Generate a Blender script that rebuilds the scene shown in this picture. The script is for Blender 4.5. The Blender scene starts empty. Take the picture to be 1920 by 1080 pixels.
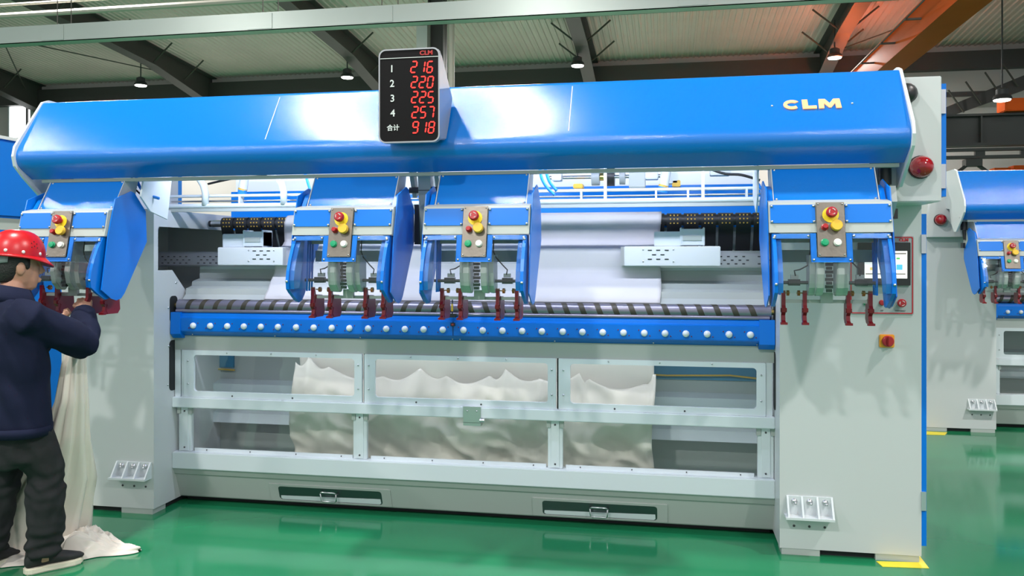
import bpy, bmesh, math, random
from mathutils import Vector, Matrix, noise

# ------------------------------------------------------------------ camera, world, exposure
S = bpy.context.scene
C = S.collection
FPX, HOR, CAMD, CAMH = 1557.0, 482.0, 4.75, 1.63        # focal length and horizon row of the 1920x1080 frame
YAW = math.atan(290 / FPX)
cd = bpy.data.cameras.new('camera')
cam = bpy.data.objects.new('camera', cd)
C.objects.link(cam)
cam.location = (0, -CAMD, CAMH)
cam.rotation_euler = (math.pi / 2, 0, YAW)
cd.sensor_width = 36
cd.lens = FPX / 1920 * 36
cd.shift_y = -(540 - HOR) / 1920
cd.clip_end = 200
S.camera = cam
w = bpy.data.worlds.new('world')
S.world = w
w.use_nodes = True
w.node_tree.nodes['Background'].inputs[0].default_value = (0.93, 0.97, 1.0, 1)
w.node_tree.nodes['Background'].inputs[1].default_value = 0.85
S.view_settings.view_transform = 'Standard'
S.view_settings.look = 'None'
S.view_settings.gamma = 1
S.view_settings.exposure = -0.20
LAMP_W = 560.0

random.seed(4)


def P(u, v, Y):
    """photo pixel to the point of that sight line at depth plane Y"""
    k = (u - 960) / FPX
    r = (-math.sin(YAW) + math.cos(YAW) * k, math.cos(YAW) + math.sin(YAW) * k, -(v - HOR) / FPX)
    t = (Y + CAMD) / r[1]
    return Vector((r[0] * t, Y, CAMH + r[2] * t))


def G(u, v):
    """photo pixel to the floor point under it"""
    k = (u - 960) / FPX
    r = (-math.sin(YAW) + math.cos(YAW) * k, math.cos(YAW) + math.sin(YAW) * k, -(v - HOR) / FPX)
    t = -CAMH / r[2]
    return Vector((r[0] * t, -CAMD + r[1] * t, 0))


# ------------------------------------------------------------------ materials
MATS = {}


def mat(name, col, rough=0.5, metal=0.0, emit=None, es=0.0, bump=0.0, bscale=200.0, var=0.0, vscale=6.0, coat=0.0, spec=0.5):
    m = bpy.data.materials.new(name)
    m.use_nodes = True
    nt = m.node_tree
    b = nt.nodes['Principled BSDF']
    b.inputs['Base Color'].default_value = (*col, 1)
    b.inputs['Roughness'].default_value = rough
    b.inputs['Metallic'].default_value = metal
    b.inputs['Coat Weight'].default_value = coat
    b.inputs['Specular IOR Level'].default_value = spec
    if emit:
        b.inputs['Emission Color'].default_value = (*emit, 1)
        b.inputs['Emission Strength'].default_value = es
    tc = nt.nodes.new('ShaderNodeTexCoord')
    if bump:
        n = nt.nodes.new('ShaderNodeTexNoise')
        n.inputs['Scale'].default_value = bscale
        n.inputs['Detail'].default_value = 3
        nt.links.new(tc.outputs['Object'], n.inputs['Vector'])
        bp = nt.nodes.new('ShaderNodeBump')
        bp.inputs['Strength'].default_value = bump
        bp.inputs['Distance'].default_value = 0.01
        nt.links.new(n.outputs['Fac'], bp.inputs['Height'])
        nt.links.new(bp.outputs['Normal'], b.inputs['Normal'])
    if var:
        n = nt.nodes.new('ShaderNodeTexNoise')
        n.inputs['Scale'].default_value = vscale
        n.inputs['Detail'].default_value = 5
        nt.links.new(tc.outputs['Object'], n.inputs['Vector'])
        mx = nt.nodes.new('ShaderNodeMix')
        mx.data_type = 'RGBA'
        mx.inputs['A'].default_value = (*[c * (1 - var) for c in col], 1)
        mx.inputs['B'].default_value = (*[min(1, c * (1 + var)) for c in col], 1)
        nt.links.new(n.outputs['Fac'], mx.inputs['Factor'])
        nt.links.new(mx.outputs['Result'], b.inputs['Base Color'])
    MATS[name] = m
    return m


def clear_mat(name, tint, refl=0.08, rough=0.02):
    m = bpy.data.materials.new(name)
    m.use_nodes = True
    nt = m.node_tree
    nt.nodes.remove(nt.nodes['Principled BSDF'])
    out = nt.nodes['Material Output']
    t = nt.nodes.new('ShaderNodeBsdfTransparent')
    t.inputs[0].default_value = (*tint, 1)
    g = nt.nodes.new('ShaderNodeBsdfGlossy')
    g.inputs['Roughness'].default_value = rough
    lw = nt.nodes.new('ShaderNodeLayerWeight')
    lw.inputs['Blend'].default_value = 0.5
    pw = nt.nodes.new('ShaderNodeMath')
    pw.operation = 'POWER'
    pw.inputs[1].default_value = 5.0
    ad = nt.nodes.new('ShaderNodeMath')
    ad.operation = 'MULTIPLY_ADD'
    ad.inputs[1].default_value = 0.7
    ad.inputs[2].default_value = refl
    ad.use_clamp = True
    mx = nt.nodes.new('ShaderNodeMixShader')
    nt.links.new(lw.outputs['Facing'], pw.inputs[0])
    nt.links.new(pw.outputs[0], ad.inputs[0])
    nt.links.new(ad.outputs[0], mx.inputs[0])
    nt.links.new(t.outputs[0], mx.inputs[1])
    nt.links.new(g.outputs[0], mx.inputs[2])
    nt.links.new(mx.outputs[0], out.inputs['Surface'])
    MATS[name] = m
    return m


mat('blue_paint', (0.0, 0.165, 0.62), rough=0.17, bump=0.16, bscale=420, spec=0.8)
mat('blue_smooth', (0.0, 0.17, 0.68), rough=0.32, spec=0.35)
mat('white_paint', (0.565, 0.585, 0.59), rough=0.33, bump=0.02, bscale=300)
mat('light_paint', (0.66, 0.72, 0.75), rough=0.35)
mat('grey_green', (0.42, 0.455, 0.435), rough=0.4)
mat('carriage_white', (0.84, 0.85, 0.87), rough=0.4)
mat('edge_white', (0.64, 0.68, 0.70), rough=0.4)
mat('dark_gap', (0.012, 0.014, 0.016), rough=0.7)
mat('black_plastic', (0.02, 0.02, 0.022), rough=0.4)
mat('black_rubber', (0.018, 0.019, 0.022), rough=0.55)
mat('steel', (0.62, 0.62, 0.64), rough=0.28, metal=1.0)
mat('brushed', (0.23, 0.205, 0.175), rough=0.38, metal=0.85, bump=0.05, bscale=80, var=0.12, vscale=30)
mat('alu', (0.62, 0.63, 0.68), rough=0.32, metal=0.8)
mat('drawer_shade_metal', (0.16, 0.17, 0.19), rough=0.3, metal=0.9)  # metal darkened to paint in the shade of the drawer recess
mat('roller_metal', (0.27, 0.255, 0.32), rough=0.33, metal=0.7)
mat('groove', (0.05, 0.042, 0.03), rough=0.5)
mat('belt_blue', (0.05, 0.22, 0.38), rough=0.6)
mat('brass', (0.70, 0.50, 0.16), rough=0.3, metal=1.0)
mat('copper_knob', (0.45, 0.14, 0.02), rough=0.4)
mat('clamp_red', (0.20, 0.008, 0.015), rough=0.32)
mat('red_button', (0.42, 0.015, 0.02), rough=0.3)
mat('red_lens', (0.32, 0.003, 0.012), rough=0.12, coat=0.6)
mat('yellow_button', (0.80, 0.47, 0.03), rough=0.4)
mat('yellow_collar', (0.80, 0.62, 0.02), rough=0.45)
mat('green_button', (0.0, 0.30, 0.13), rough=0.35)
mat('white_button', (0.72, 0.73, 0.68), rough=0.4)
mat('knob_white', (0.80, 0.82, 0.88), rough=0.3)
mat('orange_switch', (0.85, 0.36, 0.02), rough=0.4)
mat('panel_grey', (0.38, 0.41, 0.42), rough=0.4)
mat('panel_red', (0.50, 0.02, 0.03), rough=0.5)
mat('print_dark', (0.06, 0.06, 0.07), rough=0.6)
mat('hose_blue', (0.02, 0.25, 0.80), rough=0.3)
mat('linen_white', (0.60, 0.585, 0.60), rough=0.85, bump=0.05, bscale=500, var=0.04, vscale=5)
mat('linen_cream', (0.72, 0.665, 0.59), rough=0.9, bump=0.06, bscale=500, var=0.06, vscale=7)
mat('yellow_cord', (0.65, 0.40, 0.06), rough=0.6)
mat('floor_green', (0.014, 0.190, 0.080), rough=0.10, var=0.10, vscale=1.5, bump=0.006, bscale=6)
mat('tape_yellow', (0.80, 0.66, 0.03), rough=0.5, var=0.1, vscale=12)
mat('roof_sheet', (0.84, 0.67, 0.65), rough=0.42, var=0.16, vscale=0.6)
mat('rafter_grey', (0.075, 0.07, 0.068), rough=0.5)
mat('wall_beige', (0.70, 0.65, 0.63), rough=0.7)
mat('tray_grey', (0.48, 0.53, 0.50), rough=0.35, metal=0.35, var=0.08, vscale=1)
mat('pipe_beige', (0.55, 0.50, 0.44), rough=0.45)
mat('rod_dark', (0.10, 0.09, 0.08), rough=0.6)
mat('crane_orange', (0.92, 0.14, 0.02), rough=0.6, spec=0.1, var=0.1, vscale=1)
mat('crane_dark', (0.065, 0.07, 0.068), rough=0.45)
mat('lamp_body', (0.05, 0.05, 0.055), rough=0.5)
mat('lamp_glow', (1, 1, 1), emit=(1.0, 0.97, 0.92), es=9.0)
mat('day_window', (1, 1, 1), emit=(1.0, 1.0, 1.0), es=2.6)
mat('led_strip', (1, 1, 1), emit=(0.82, 0.88, 1.0), es=6.0)
mat('sign_glow', (0.9, 0.4, 0.2), emit=(1.0, 0.33, 0.09), es=1.35)
mat('sign_halo', (0.9, 0.25, 0.25), emit=(1.0, 0.16, 0.10), es=0.9)
mat('led_red', (0.8, 0.02, 0.02), emit=(1.0, 0.045, 0.025), es=1.1)
mat('led_red_dim', (0.3, 0.02, 0.02), emit=(1.0, 0.03, 0.02), es=0.22)
mat('display_black', (0.008, 0.007, 0.008), rough=0.55, spec=0.12)
mat('display_rim', (0.42, 0.42, 0.45), rough=0.35, metal=0.5)
mat('display_print', (0.7, 0.72, 0.72), rough=0.5)
mat('screen_white', (0.9, 0.9, 0.9), emit=(1.0, 0.98, 0.93), es=0.85)
mat('screen_cyan', (0.1, 0.5, 0.8), emit=(0.10, 0.55, 0.90), es=0.7)
mat('screen_green', (0.1, 0.5, 0.15), emit=(0.15, 0.6, 0.15), es=0.6)
mat('screen_yellow', (0.8, 0.6, 0.2), emit=(0.95, 0.65, 0.2), es=0.7)
mat('screen_bar', (0.2, 0.17, 0.15), emit=(0.25, 0.22, 0.2), es=0.5)
mat('skin', (0.52, 0.27, 0.18), rough=0.5, var=0.06, vscale=20)
mat('hair', (0.012, 0.010, 0.010), rough=0.5, bump=0.4, bscale=180)
mat('jacket_navy', (0.009, 0.012, 0.032), rough=0.9, spec=0.15, bump=0.12, bscale=350, var=0.15, vscale=8)
mat('denim_black', (0.028, 0.029, 0.031), rough=0.95, spec=0.12, bump=0.15, bscale=400, var=0.3, vscale=9)
mat('helmet_red', (0.50, 0.006, 0.012), rough=0.30)
mat('helmet_stud', (0.8, 0.8, 0.8), rough=0.3)
mat('strap_grey', (0.32, 0.32, 0.34), rough=0.6)
mat('shoe_black', (0.018, 0.018, 0.02), rough=0.7, bump=0.2, bscale=300)
mat('shoe_sole', (0.72, 0.68, 0.55), rough=0.6)
clear_mat('acrylic', (0.95, 0.965, 0.965), refl=0.04)
clear_mat('smoke_acrylic', (0.86, 0.89, 0.91), refl=0.05)

# ------------------------------------------------------------------ mesh helpers
WLOC = {}


def rrect(x0, x1, z0, z1, r, n=5):
    pts = []
    for cx, cz, a0 in ((x1 - r, z1 - r, 0), (x0 + r, z1 - r, 90), (x0 + r, z0 + r, 180), (x1 - r, z0 + r, 270)):
        for i in range(n + 1):
            a = math.radians(a0 + 90 * i / n)
            pts.append((cx + r * math.cos(a), cz + r * math.sin(a)))
    return pts


def arc(cy, cz, r, a0, a1, n=6):
    return [(cy + r * math.cos(math.radians(a0 + (a1 - a0) * i / n)), cz + r * math.sin(math.radians(a0 + (a1 - a0) * i / n))) for i in range(n + 1)]


class MB:
    def __init__(self):
        self.V = []
        self.F = []

    def raw(self, vs, fs, M=None):
        o = len(self.V)
        for v in vs:
            v = Vector(v)
            self.V.append(M @ v if M else v)
        for f in fs:
            self.F.append([i + o for i in f])
        return self

    def bx(self, x0, x1, y0, y1, z0, z1, M=None):
        vs = [(x, y, z) for x in (x0, x1) for y in (y0, y1) for z in (z0, z1)]
        return self.raw(vs, [(0, 1, 3, 2), (4, 6, 7, 5), (0, 4, 5, 1), (2, 3, 7, 6), (0, 2, 6, 4), (1, 5, 7, 3)], M)

    def prism(self, pts3, d, M=None):
        n = len(pts3)
        vs = [Vector(p) for p in pts3] + [Vector(p) + Vector(d) for p in pts3]
        fs = [list(range(n))[::-1], list(range(n, 2 * n))]
        fs += [(i, (i + 1) % n, n + (i + 1) % n, n + i) for i in range(n)]
        return self.raw(vs, fs, M)

    def px(self, poly, x0, x1, M=None):
        return self.prism([(x0, y, z) for y, z in poly], (x1 - x0, 0, 0), M)

    def py(self, poly, y0, y1, M=None):
        return self.prism([(x, y0, z) for x, z in poly], (0, y1 - y0, 0), M)

    def pz(self, poly, z0, z1, M=None):
        return self.prism([(x, y, z0) for x, y in poly], (0, 0, z1 - z0), M)

    def ring_y(self, outer, inner, y0, y1, M=None):
        n = len(outer)
        vs = [(x, y0, z) for x, z in outer] + [(x, y0, z) for x, z in inner] + [(x, y1, z) for x, z in outer] + [(x, y1, z) for x, z in inner]
        fs = []
        for i in range(n):
            j = (i + 1) % n
            fs += [(i, j, n + j, n + i), (2 * n + i, 3 * n + i, 3 * n + j, 2 * n + j), (i, 2 * n + i, 2 * n + j, j), (n + i, n + j, 3 * n + j, 3 * n + i)]
        return self.raw(vs, fs, M)

    def shell_x(self, path, th, x0, x1, M=None):
        pts = [Vector((0, y, z)) for y, z in path]
        off = []
        for i, p in enumerate(pts):
            a = pts[max(0, i - 1)]
            b = pts[min(len(pts) - 1, i + 1)]
            t = (b - a).normalized()
            off.append(p + Vector((0, -t.z, t.y)) * th)
        poly = [(p.y, p.z) for p in pts] + [(p.y, p.z) for p in off[::-1]]
        n = len(pts)
        vs = [(x0, y, z) for y, z in poly] + [(x1, y, z) for y, z in poly]
        m = len(poly)
        fs = [(i, (i + 1) % m, m + (i + 1) % m, m + i) for i in range(m)]
        for i in range(n - 1):
            fs.append((i, i + 1, m - 2 - i, m - 1 - i))
            fs.append((m + i, 2 * m - 1 - i, 2 * m - 2 - i, m + i + 1))
        return self.raw(vs, fs, M)

    def lathe(self, o, d, prof, n=16, M=None):
        o = Vector(o)
        d = Vector(d).normalized()
        a = d.orthogonal().normalized()
        b = d.cross(a)
        vs = []
        for r, h in prof:
            for i in range(n):
                t = 2 * math.pi * i / n
                vs.append(o + d * h + (a * math.cos(t) + b * math.sin(t)) * max(r, 1e-5))
        fs = []
        for k in range(len(prof) - 1):
            for i in range(n):
                j = (i + 1) % n
                fs.append((k * n + i, k * n + j, (k + 1) * n + j, (k + 1) * n + i))
        fs.append(list(range(n))[::-1])
        fs.append([(len(prof) - 1) * n + i for i in range(n)])
        return self.raw(vs, fs, M)

    def cyl(self, p0, p1, r, n=12, M=None):
        p0, p1 = Vector(p0), Vector(p1)
        return self.lathe(p0, p1 - p0, [(r, 0), (r, (p1 - p0).length)], n, M)

    def tube(self, pts, r, n=8, M=None):
        pts = [Vector(p) for p in pts]
        up = None
        rings = []
        for i, p in enumerate(pts):
            t = (pts[min(i + 1, len(pts) - 1)] - pts[max(i - 1, 0)]).normalized()
            if up is None:
                up = t.orthogonal().normalized()
            up = (up - t * up.dot(t)).normalized()
            b = t.cross(up)
            rr = r[i] if isinstance(r, (list, tuple)) else r
            rings.append([p + (up * math.cos(2 * math.pi * k / n) + b * math.sin(2 * math.pi * k / n)) * rr for k in range(n)])
        vs = [v for g in rings for v in g]
        fs = [(i * n + k, i * n + (k + 1) % n, (i + 1) * n + (k + 1) % n, (i + 1) * n + k) for i in range(len(pts) - 1) for k in range(n)]
        fs.append(list(range(n))[::-1])
        fs.append([(len(pts) - 1) * n + k for k in range(n)])
        return self.raw(vs, fs, M)

    def loft(self, rings, n=20, M=None):
        """rings: (centre, half width vector, half depth vector)"""
        vs = []
        for c, a, b in rings:
            c, a, b = Vector(c), Vector(a), Vector(b)
            for k in range(n):
                t = 2 * math.pi * k / n
                vs.append(c + a * math.cos(t) + b * math.sin(t))
        m = len(rings)
        fs = [(i * n + k, i * n + (k + 1) % n, (i + 1) * n + (k + 1) % n, (i + 1) * n + k) for i in range(m - 1) for k in range(n)]
        fs.append(list(range(n))[::-1])
        fs.append([(m - 1) * n + k for k in range(n)])
        return self.raw(vs, fs, M)

    def ball(self, c, r, n=14, M=None):
        c = Vector(c)
        if not isinstance(r, (tuple, list)):
            r = (r, r, r)
        vs, fs = [], []
        for i in range(n + 1):
            ph = math.pi * i / n
            for k in range(n):
                t = 2 * math.pi * k / n
                vs.append(c + Vector((r[0] * math.sin(ph) * math.cos(t), r[1] * math.sin(ph) * math.sin(t), r[2] * math.cos(ph) + (1e-6 if i == 0 else 0))))
        fs = [(i * n + k, (i + 1) * n + k, (i + 1) * n + (k + 1) % n, i * n + (k + 1) % n) for i in range(n) for k in range(n)]
        return self.raw(vs, fs, M)

    def build(self, name, m, parent=None, smooth=False, bevel=0.0, origin=None, auto=None):
        lo = [min(v[i] for v in self.V) for i in range(3)]
        hi = [max(v[i] for v in self.V) for i in range(3)]
        c = Vector(origin) if origin else Vector([(a + b) / 2 for a, b in zip(lo, hi)])
        me = bpy.data.meshes.new(name)
        bm = bmesh.new()
        bv = [bm.verts.new(v - c) for v in self.V]
        for f in self.F:
            try:
                bm.faces.new([bv[i] for i in f])
            except ValueError:
                pass
        bmesh.ops.remove_doubles(bm, verts=bm.verts, dist=2e-6)
        bmesh.ops.recalc_face_normals(bm, faces=bm.faces)
        if bevel:
            es = [e for e in bm.edges if len(e.link_faces) == 2 and e.calc_face_angle(0) > 0.6]
            bmesh.ops.bevel(bm, geom=es, offset=bevel, segments=2, affect='EDGES', clamp_overlap=True)
        bm.to_mesh(me)
        bm.free()
        if smooth:
            me.shade_smooth()
        if auto:
            me.shade_smooth()
            me.set_sharp_from_angle(angle=math.radians(auto))
        me.materials.append(MATS[m])
        o = bpy.data.objects.new(name, me)
        C.objects.link(o)
        o.location = c - (WLOC[parent.name] if parent else Vector())
        if parent:
            o.parent = parent
        WLOC[o.name] = c
        return o


def empty(name, loc):
    o = bpy.data.objects.new(name, None)
    o.empty_display_size = 0.1
    C.objects.link(o)
    o.location = loc
    WLOC[o.name] = Vector(loc)
    return o


def tag(o, label=None, cat=None, group=None, kind=None):
    if label:
        o['label'] = label
    if cat:
        o['category'] = cat
    if group:
        o['group'] = group
    if kind:
        o['kind'] = kind
    return o


def copy_tree(o, parent=None, dx=(0, 0, 0), keep=None, src=None):
    c = o.copy()
    C.objects.link(c)
    c.parent = parent
    if parent is not None and src is None:
        c.location = o.location + Vector(dx)
    WLOC[c.name] = WLOC[o.name] + Vector(dx)
    for ch in list(o.children):
        if keep and not keep(ch):
            continue
        copy_tree(ch, c, (0, 0, 0), keep, o)
    return c


def clone(o, parent, world):
    """copy of a single mesh at another world place under parent"""
    c = o.copy()
    C.objects.link(c)
    c.parent = parent
    c.location = Vector(world) - (WLOC[parent.name] if parent else Vector())
    WLOC[c.name] = Vector(world)
    return c


def text_mesh(name, body, size, m, parent, world, M3, extrude=0.0006, bold=0.0, sx=1.0, shear=0.0, align='CENTER'):
    cu = bpy.data.curves.new(name, 'FONT')
    cu.body = body
    cu.size = size
    cu.extrude = extrude
    cu.offset = bold
    cu.shear = shear
    cu.align_x = align
    cu.align_y = 'CENTER'
    cu.resolution_u = 4
    t = bpy.data.objects.new(name, cu)
    C.objects.link(t)
    dg = bpy.context.evaluated_depsgraph_get()
    me = bpy.data.meshes.new_from_object(t.evaluated_get(dg))
    bpy.data.objects.remove(t)
    me.transform(M3.to_4x4() @ Matrix.Diagonal((sx, 1, 1, 1)))
    me.name = name
    me.materials.clear()
    me.materials.append(MATS[m])
    o = bpy.data.objects.new(name, me)
    C.objects.link(o)
    o.location = Vector(world) - (WLOC[parent.name] if parent else Vector())
    if parent:
        o.parent = parent
    WLOC[o.name] = Vector(world)
    return o


UPRIGHT = Matrix(((1, 0, 0), (0, 0, -1), (0, 1, 0)))       # text plane XY stood up to face -Y


def bolts(parent, pts, r=0.006, d=(0, -1, 0), m='steel', name='bolt'):
    first = None
    for p in pts:
        if first is None:
            dd = Vector(d).normalized()
            first = MB().lathe(Vector(p) - dd * r * 0.3, dd, [(r, 0), (r, r * 0.6), (r * 0.6, r * 1.1), (0, r * 1.2)], 8).build(name, m, parent, auto=50, origin=p)
        else:
            clone(first, parent, p)


# ------------------------------------------------------------------ the hall
EAVE_Y, EAVE_Z, SLOPE = 26.0, 8.25, 0.075


def roof_z(y):
    return EAVE_Z + (EAVE_Y - y) * SLOPE


fl = MB().raw([(-45, -14, 0), (40, -14, 0), (40, EAVE_Y, 0), (-45, EAVE_Y, 0)], [(0, 1, 2, 3)])
floor = tag(fl.build('floor', 'floor_green'), 'glossy green epoxy factory floor', kind='structure')


def tape(pts):
    return MB().pz([(p.x, p.y) for p in pts], 0.0005, 0.0025).build('yellow_tape', 'tape_yellow', floor)


tape([G(1643, 1053), G(1655, 1063), G(1742, 1066), G(1722, 1040), G(1713, 1040), G(1722, 1055)])
tape([G(126, 958), G(128, 964), G(163, 963), G(166, 958)])
tape([G(1733, 809), G(1733, 815), G(1772, 816), G(1776, 811)])

# corrugated roof sheet, ribs running down the slope
rb = MB()
xs, zz = [], []
x = -42.0
while x < 38:
    for dx, dz in ((0, 0), (0.10, 0), (0.125, -0.035), (0.175, -0.035)):
        xs.append(x + dx)
        zz.append(dz)
    x += 0.20
vs = []
for xx, dz in zip(xs, zz):
    for yy in (-9.0, EAVE_Y):
        vs.append((xx, yy, roof_z(yy) + 0.62 + dz))
rb.raw(vs, [(2 * i, 2 * i + 2, 2 * i + 3, 2 * i + 1) for i in range(len(xs) - 1)])
tag(rb.build('ceiling', 'roof_sheet'), 'ribbed pale grey metal roof sheeting of the hall', kind='structure')
tag(MB().bx(-45, 40, EAVE_Y, EAVE_Y + 0.2, 0, EAVE_Z + 0.7).build('wall_back', 'wall_beige'), 'plain pale back wall of the hall', kind='structure')
tag(MB().bx(-45.2, -45, -14, EAVE_Y, 0, 11).build('wall_left', 'wall_beige'), 'plain pale side wall of the hall', kind='structure')

# eave beam along the back wall and the row of rafters
tag(MB().bx(-45, 40, EAVE_Y - 0.35, EAVE_Y, EAVE_Z - 0.25, EAVE_Z + 0.35).build('trim_1', 'rafter_grey'), 'dark steel eave beam running along the back wall', kind='structure')


def rafter(x, n):
    b = MB()
    y0, y1 = -9.0, EAVE_Y - 0.1
    hz = [(y0, roof_z(y0) + 0.55), (y1, roof_z(y1) + 0.55), (y1, roof_z(y1) - 0.55), (y1 - 4, roof_z(y1 - 4) - 0.1), (y0, roof_z(y0) - 0.1)]
    b.px(hz, x - 0.02, x + 0.02)
    for a, c in ((hz[0], hz[1]), (hz[4], hz[3]), (hz[3], hz[2])):
        d = 0.03
        b.px([a, c, (c[0], c[1] - d), (a[0], a[1] - d)], x - 0.22, x + 0.22)
    o = tag(b.build('trim_%d' % n, 'rafter_grey'), 'dark steel roof rafter sloping down to the back wall', kind='structure')
    for i, yy in enumerate((EAVE_Y - 2.2, EAVE_Y - 4.2, EAVE_Y - 6.5, EAVE_Y - 9)):
        for s in (-1, 1):
            MB().cyl((x + s * 0.1, yy, roof_z(yy) - 0.1), (x + s * 0.95, yy - 0.1, roof_z(yy) + 0.58), 0.03, 5).build('knee_brace', 'rod_dark', o)
    return o


RX = [-25.8, -18.0, -10.6, -2.7, 5.3, 13.2]
for i, rx in enumerate(RX):
    rafter(rx, i + 2)
# crossed bracing rods under the sheeting
for i, (xa, xb) in enumerate(((RX[0], RX[1]), (RX[4], RX[5]))):
    for k, (ya, yb) in enumerate(((14.0, 25.0), (25.0, 14.0))):
        o = MB().cyl((xa, ya, roof_z(ya) + 0.25 - .06 * k), (xb, yb, roof_z(yb) + 0.25 - .06 * k), 0.022, 5).build('bracing_rod', 'rod_dark')
        tag(o, 'thin dark bracing rod crossing under the %s roof, falling to the %s' % (('left-hand', 'right-hand')[i], ('right', 'left')[k]), 'rod', 'roof bracing rods')

# sloping truss arm at the far right
q0, q1 = P(1772, 216, 25), P(1935, 138, 25)
ta = MB().py([(q0.x, q0.z - .1), (q1.x, q1.z - .45), (q1.x, q1.z + .05), (q0.x, q0.z + .25)], 24.9, 25.1).build('trim_21', 'rafter_grey')
tag(ta, 'dark sloping truss arm above the crane beam at right', kind='structure')
for t in (.2, .4, .62, .82):
    m_ = q0.lerp(q1, t)
    MB().cyl((m_.x, 24.85, m_.z - .2), (m_.x - .55, 24.6, m_.z + .5), .03, 5).build('knee_brace', 'rod_dark', ta)
q0, q1 = P(1765, 178, 25.2), P(1850, 176, 25.2)
MB().bx(q0.x, q1.x, 25.15, 25.25, q0.z - .08, q0.z + .08).build('purlin', 'rafter_grey', ta)

# daylight window at the far left
p0, p1 = P(18, 262, EAVE_Y - 0.02), P(62, 190, EAVE_Y - 0.02)
wf = MB().ring_y([(p0.x, p0.z), (p1.x, p0.z), (p1.x, p1.z), (p0.x, p1.z)], [(p0.x + .06, p0.z + .06), (p1.x - .06, p0.z + .06), (p1.x - .06, p1.z - .06), (p0.x + .06, p1.z - .06)], EAVE_Y - 0.12, EAVE_Y).build('window_1', 'edge_white')
tag(wf, 'bright daylight window high in the wall at the far left', kind='structure')
xm = P(53, 225, EAVE_Y).x
MB().bx(p0.x + .05, xm, EAVE_Y - 0.05, EAVE_Y - 0.04, p0.z + .05, p1.z - .05).build('window_pane', 'day_window', wf)
MB().bx(xm + 0.05, p1.x - .05, EAVE_Y - 0.05, EAVE_Y - 0.04, p0.z + .05, p1.z - .05).build('window_pane', 'day_window', wf)
MB().bx(xm - 0.01, xm + 0.06, EAVE_Y - 0.13, EAVE_Y - 0.01, p0.z + .05, p1.z - .05).build('window_mullion', 'rafter_grey', wf)

# column with a duct beside it, behind the count display
a, b_ = P(806, 100, 16), P(835, 100, 16)
cb = MB().bx(a.x, a.x + .03, 15.8, 16.2, 0, roof_z(16) + .5).bx(b_.x - .03, b_.x, 15.8, 16.2, 0, roof_z(16) + .5).bx(a.x, b_.x, 15.98, 16.02, 0, roof_z(16) + .5)
tag(cb.build('trim_20', 'rafter_grey'), 'dark steel column standing behind the count display', kind='structure')
a, b_ = P(783, 100, 15.5), P(803, 100, 15.5)
tag(MB().bx(a.x, b_.x, 15.4, 15.7, 0, P(790, 20, 15.5).z).build('cable_duct', 'tray_grey'), 'pale flat cable duct upright beside the dark column', 'duct')
a, b_ = P(840, 100, 15.5), P(852, 100, 15.5)
tag(MB().cyl(((a.x + b_.x) / 2, 15.5, 0), ((a.x + b_.x) / 2, 15.5, 8.8), (b_.x - a.x) / 2, 12).build('downpipe', 'pipe_beige', auto=40), 'beige upright pipe right of the dark column', 'pipe')

# hung cable trays and conduit running along the hall
tz0, tz1 = 5.06, 5.33
tr = empty('cable_tray', (-3, 7, tz0))
b = MB().bx(-16, 9, 6.9, 7.1, tz0, tz0 + 0.012).bx(-16, 9, 6.9, 6.912, tz0, tz1).bx(-16, 9, 7.088, 7.1, tz0, tz1)
b.build('tray_channel', 'tray_grey', tr)
for xx in (-9.6, -6.05, -4.15, 0.35, 5.0):
    MB().bx(xx - .2, xx + .2, 6.888, 6.9, tz0 + .02, tz1 - .02).build('joint_plate', 'tray_grey', tr)
    for s in (-.0, .25):
        MB().cyl((xx + s, 7, tz0), (xx + s, 7, roof_z(7) + .6), 0.008, 6).build('hanger_rod', 'rod_dark', tr)
tag(tr, 'pale galvanised cable tray crossing the whole width under the roof', 'cable tray')
for v, r, lab in ((30, 0.055, 'upper beige conduit pipe above the cable tray at top left'), (10, 0.03, 'thin upper conduit pipe at the very top left')):
    a = P(0, v, 9)
    o = MB().cyl((a.x - 8, 9, a.z), (a.x + 18, 9, a.z + (0.0)), r, 8).build('conduit_pipe', 'pipe_beige', auto=40)
    tag(o, lab, 'pipe', 'conduits under the roof')

# orange crane runway girder
cg = empty('crane_girder', (5.45, 14, 6.5))
x0, x1 = 5.42, 6.08
MB().bx(x0, x1, -6, 23, 6.5, 6.53).bx(x0 + .05, x0 + .07, -6, 23, 6.53, 7.15).bx(x1 - .07, x1 - .05, -6, 23, 6.53, 7.15).bx(x0, x1, -6, 23, 7.15, 7.18).build('box_beam', 'crane_orange', cg)
for k in range(6):
    yy = 10.5 + k * 2.1
    MB().bx(x0 - .28, x0 + .06, yy, yy + .06, 6.82, 6.86).build('conductor_bracket', 'rod_dark', cg)
MB().cyl((x0 - .25, -6, 6.88), (x0 - .25, 22, 6.88), 0.02, 6).build('conductor_rail', 'rod_dark', cg)
tag(cg, 'bright orange overhead crane girder running away at upper right', 'crane girder')

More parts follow.
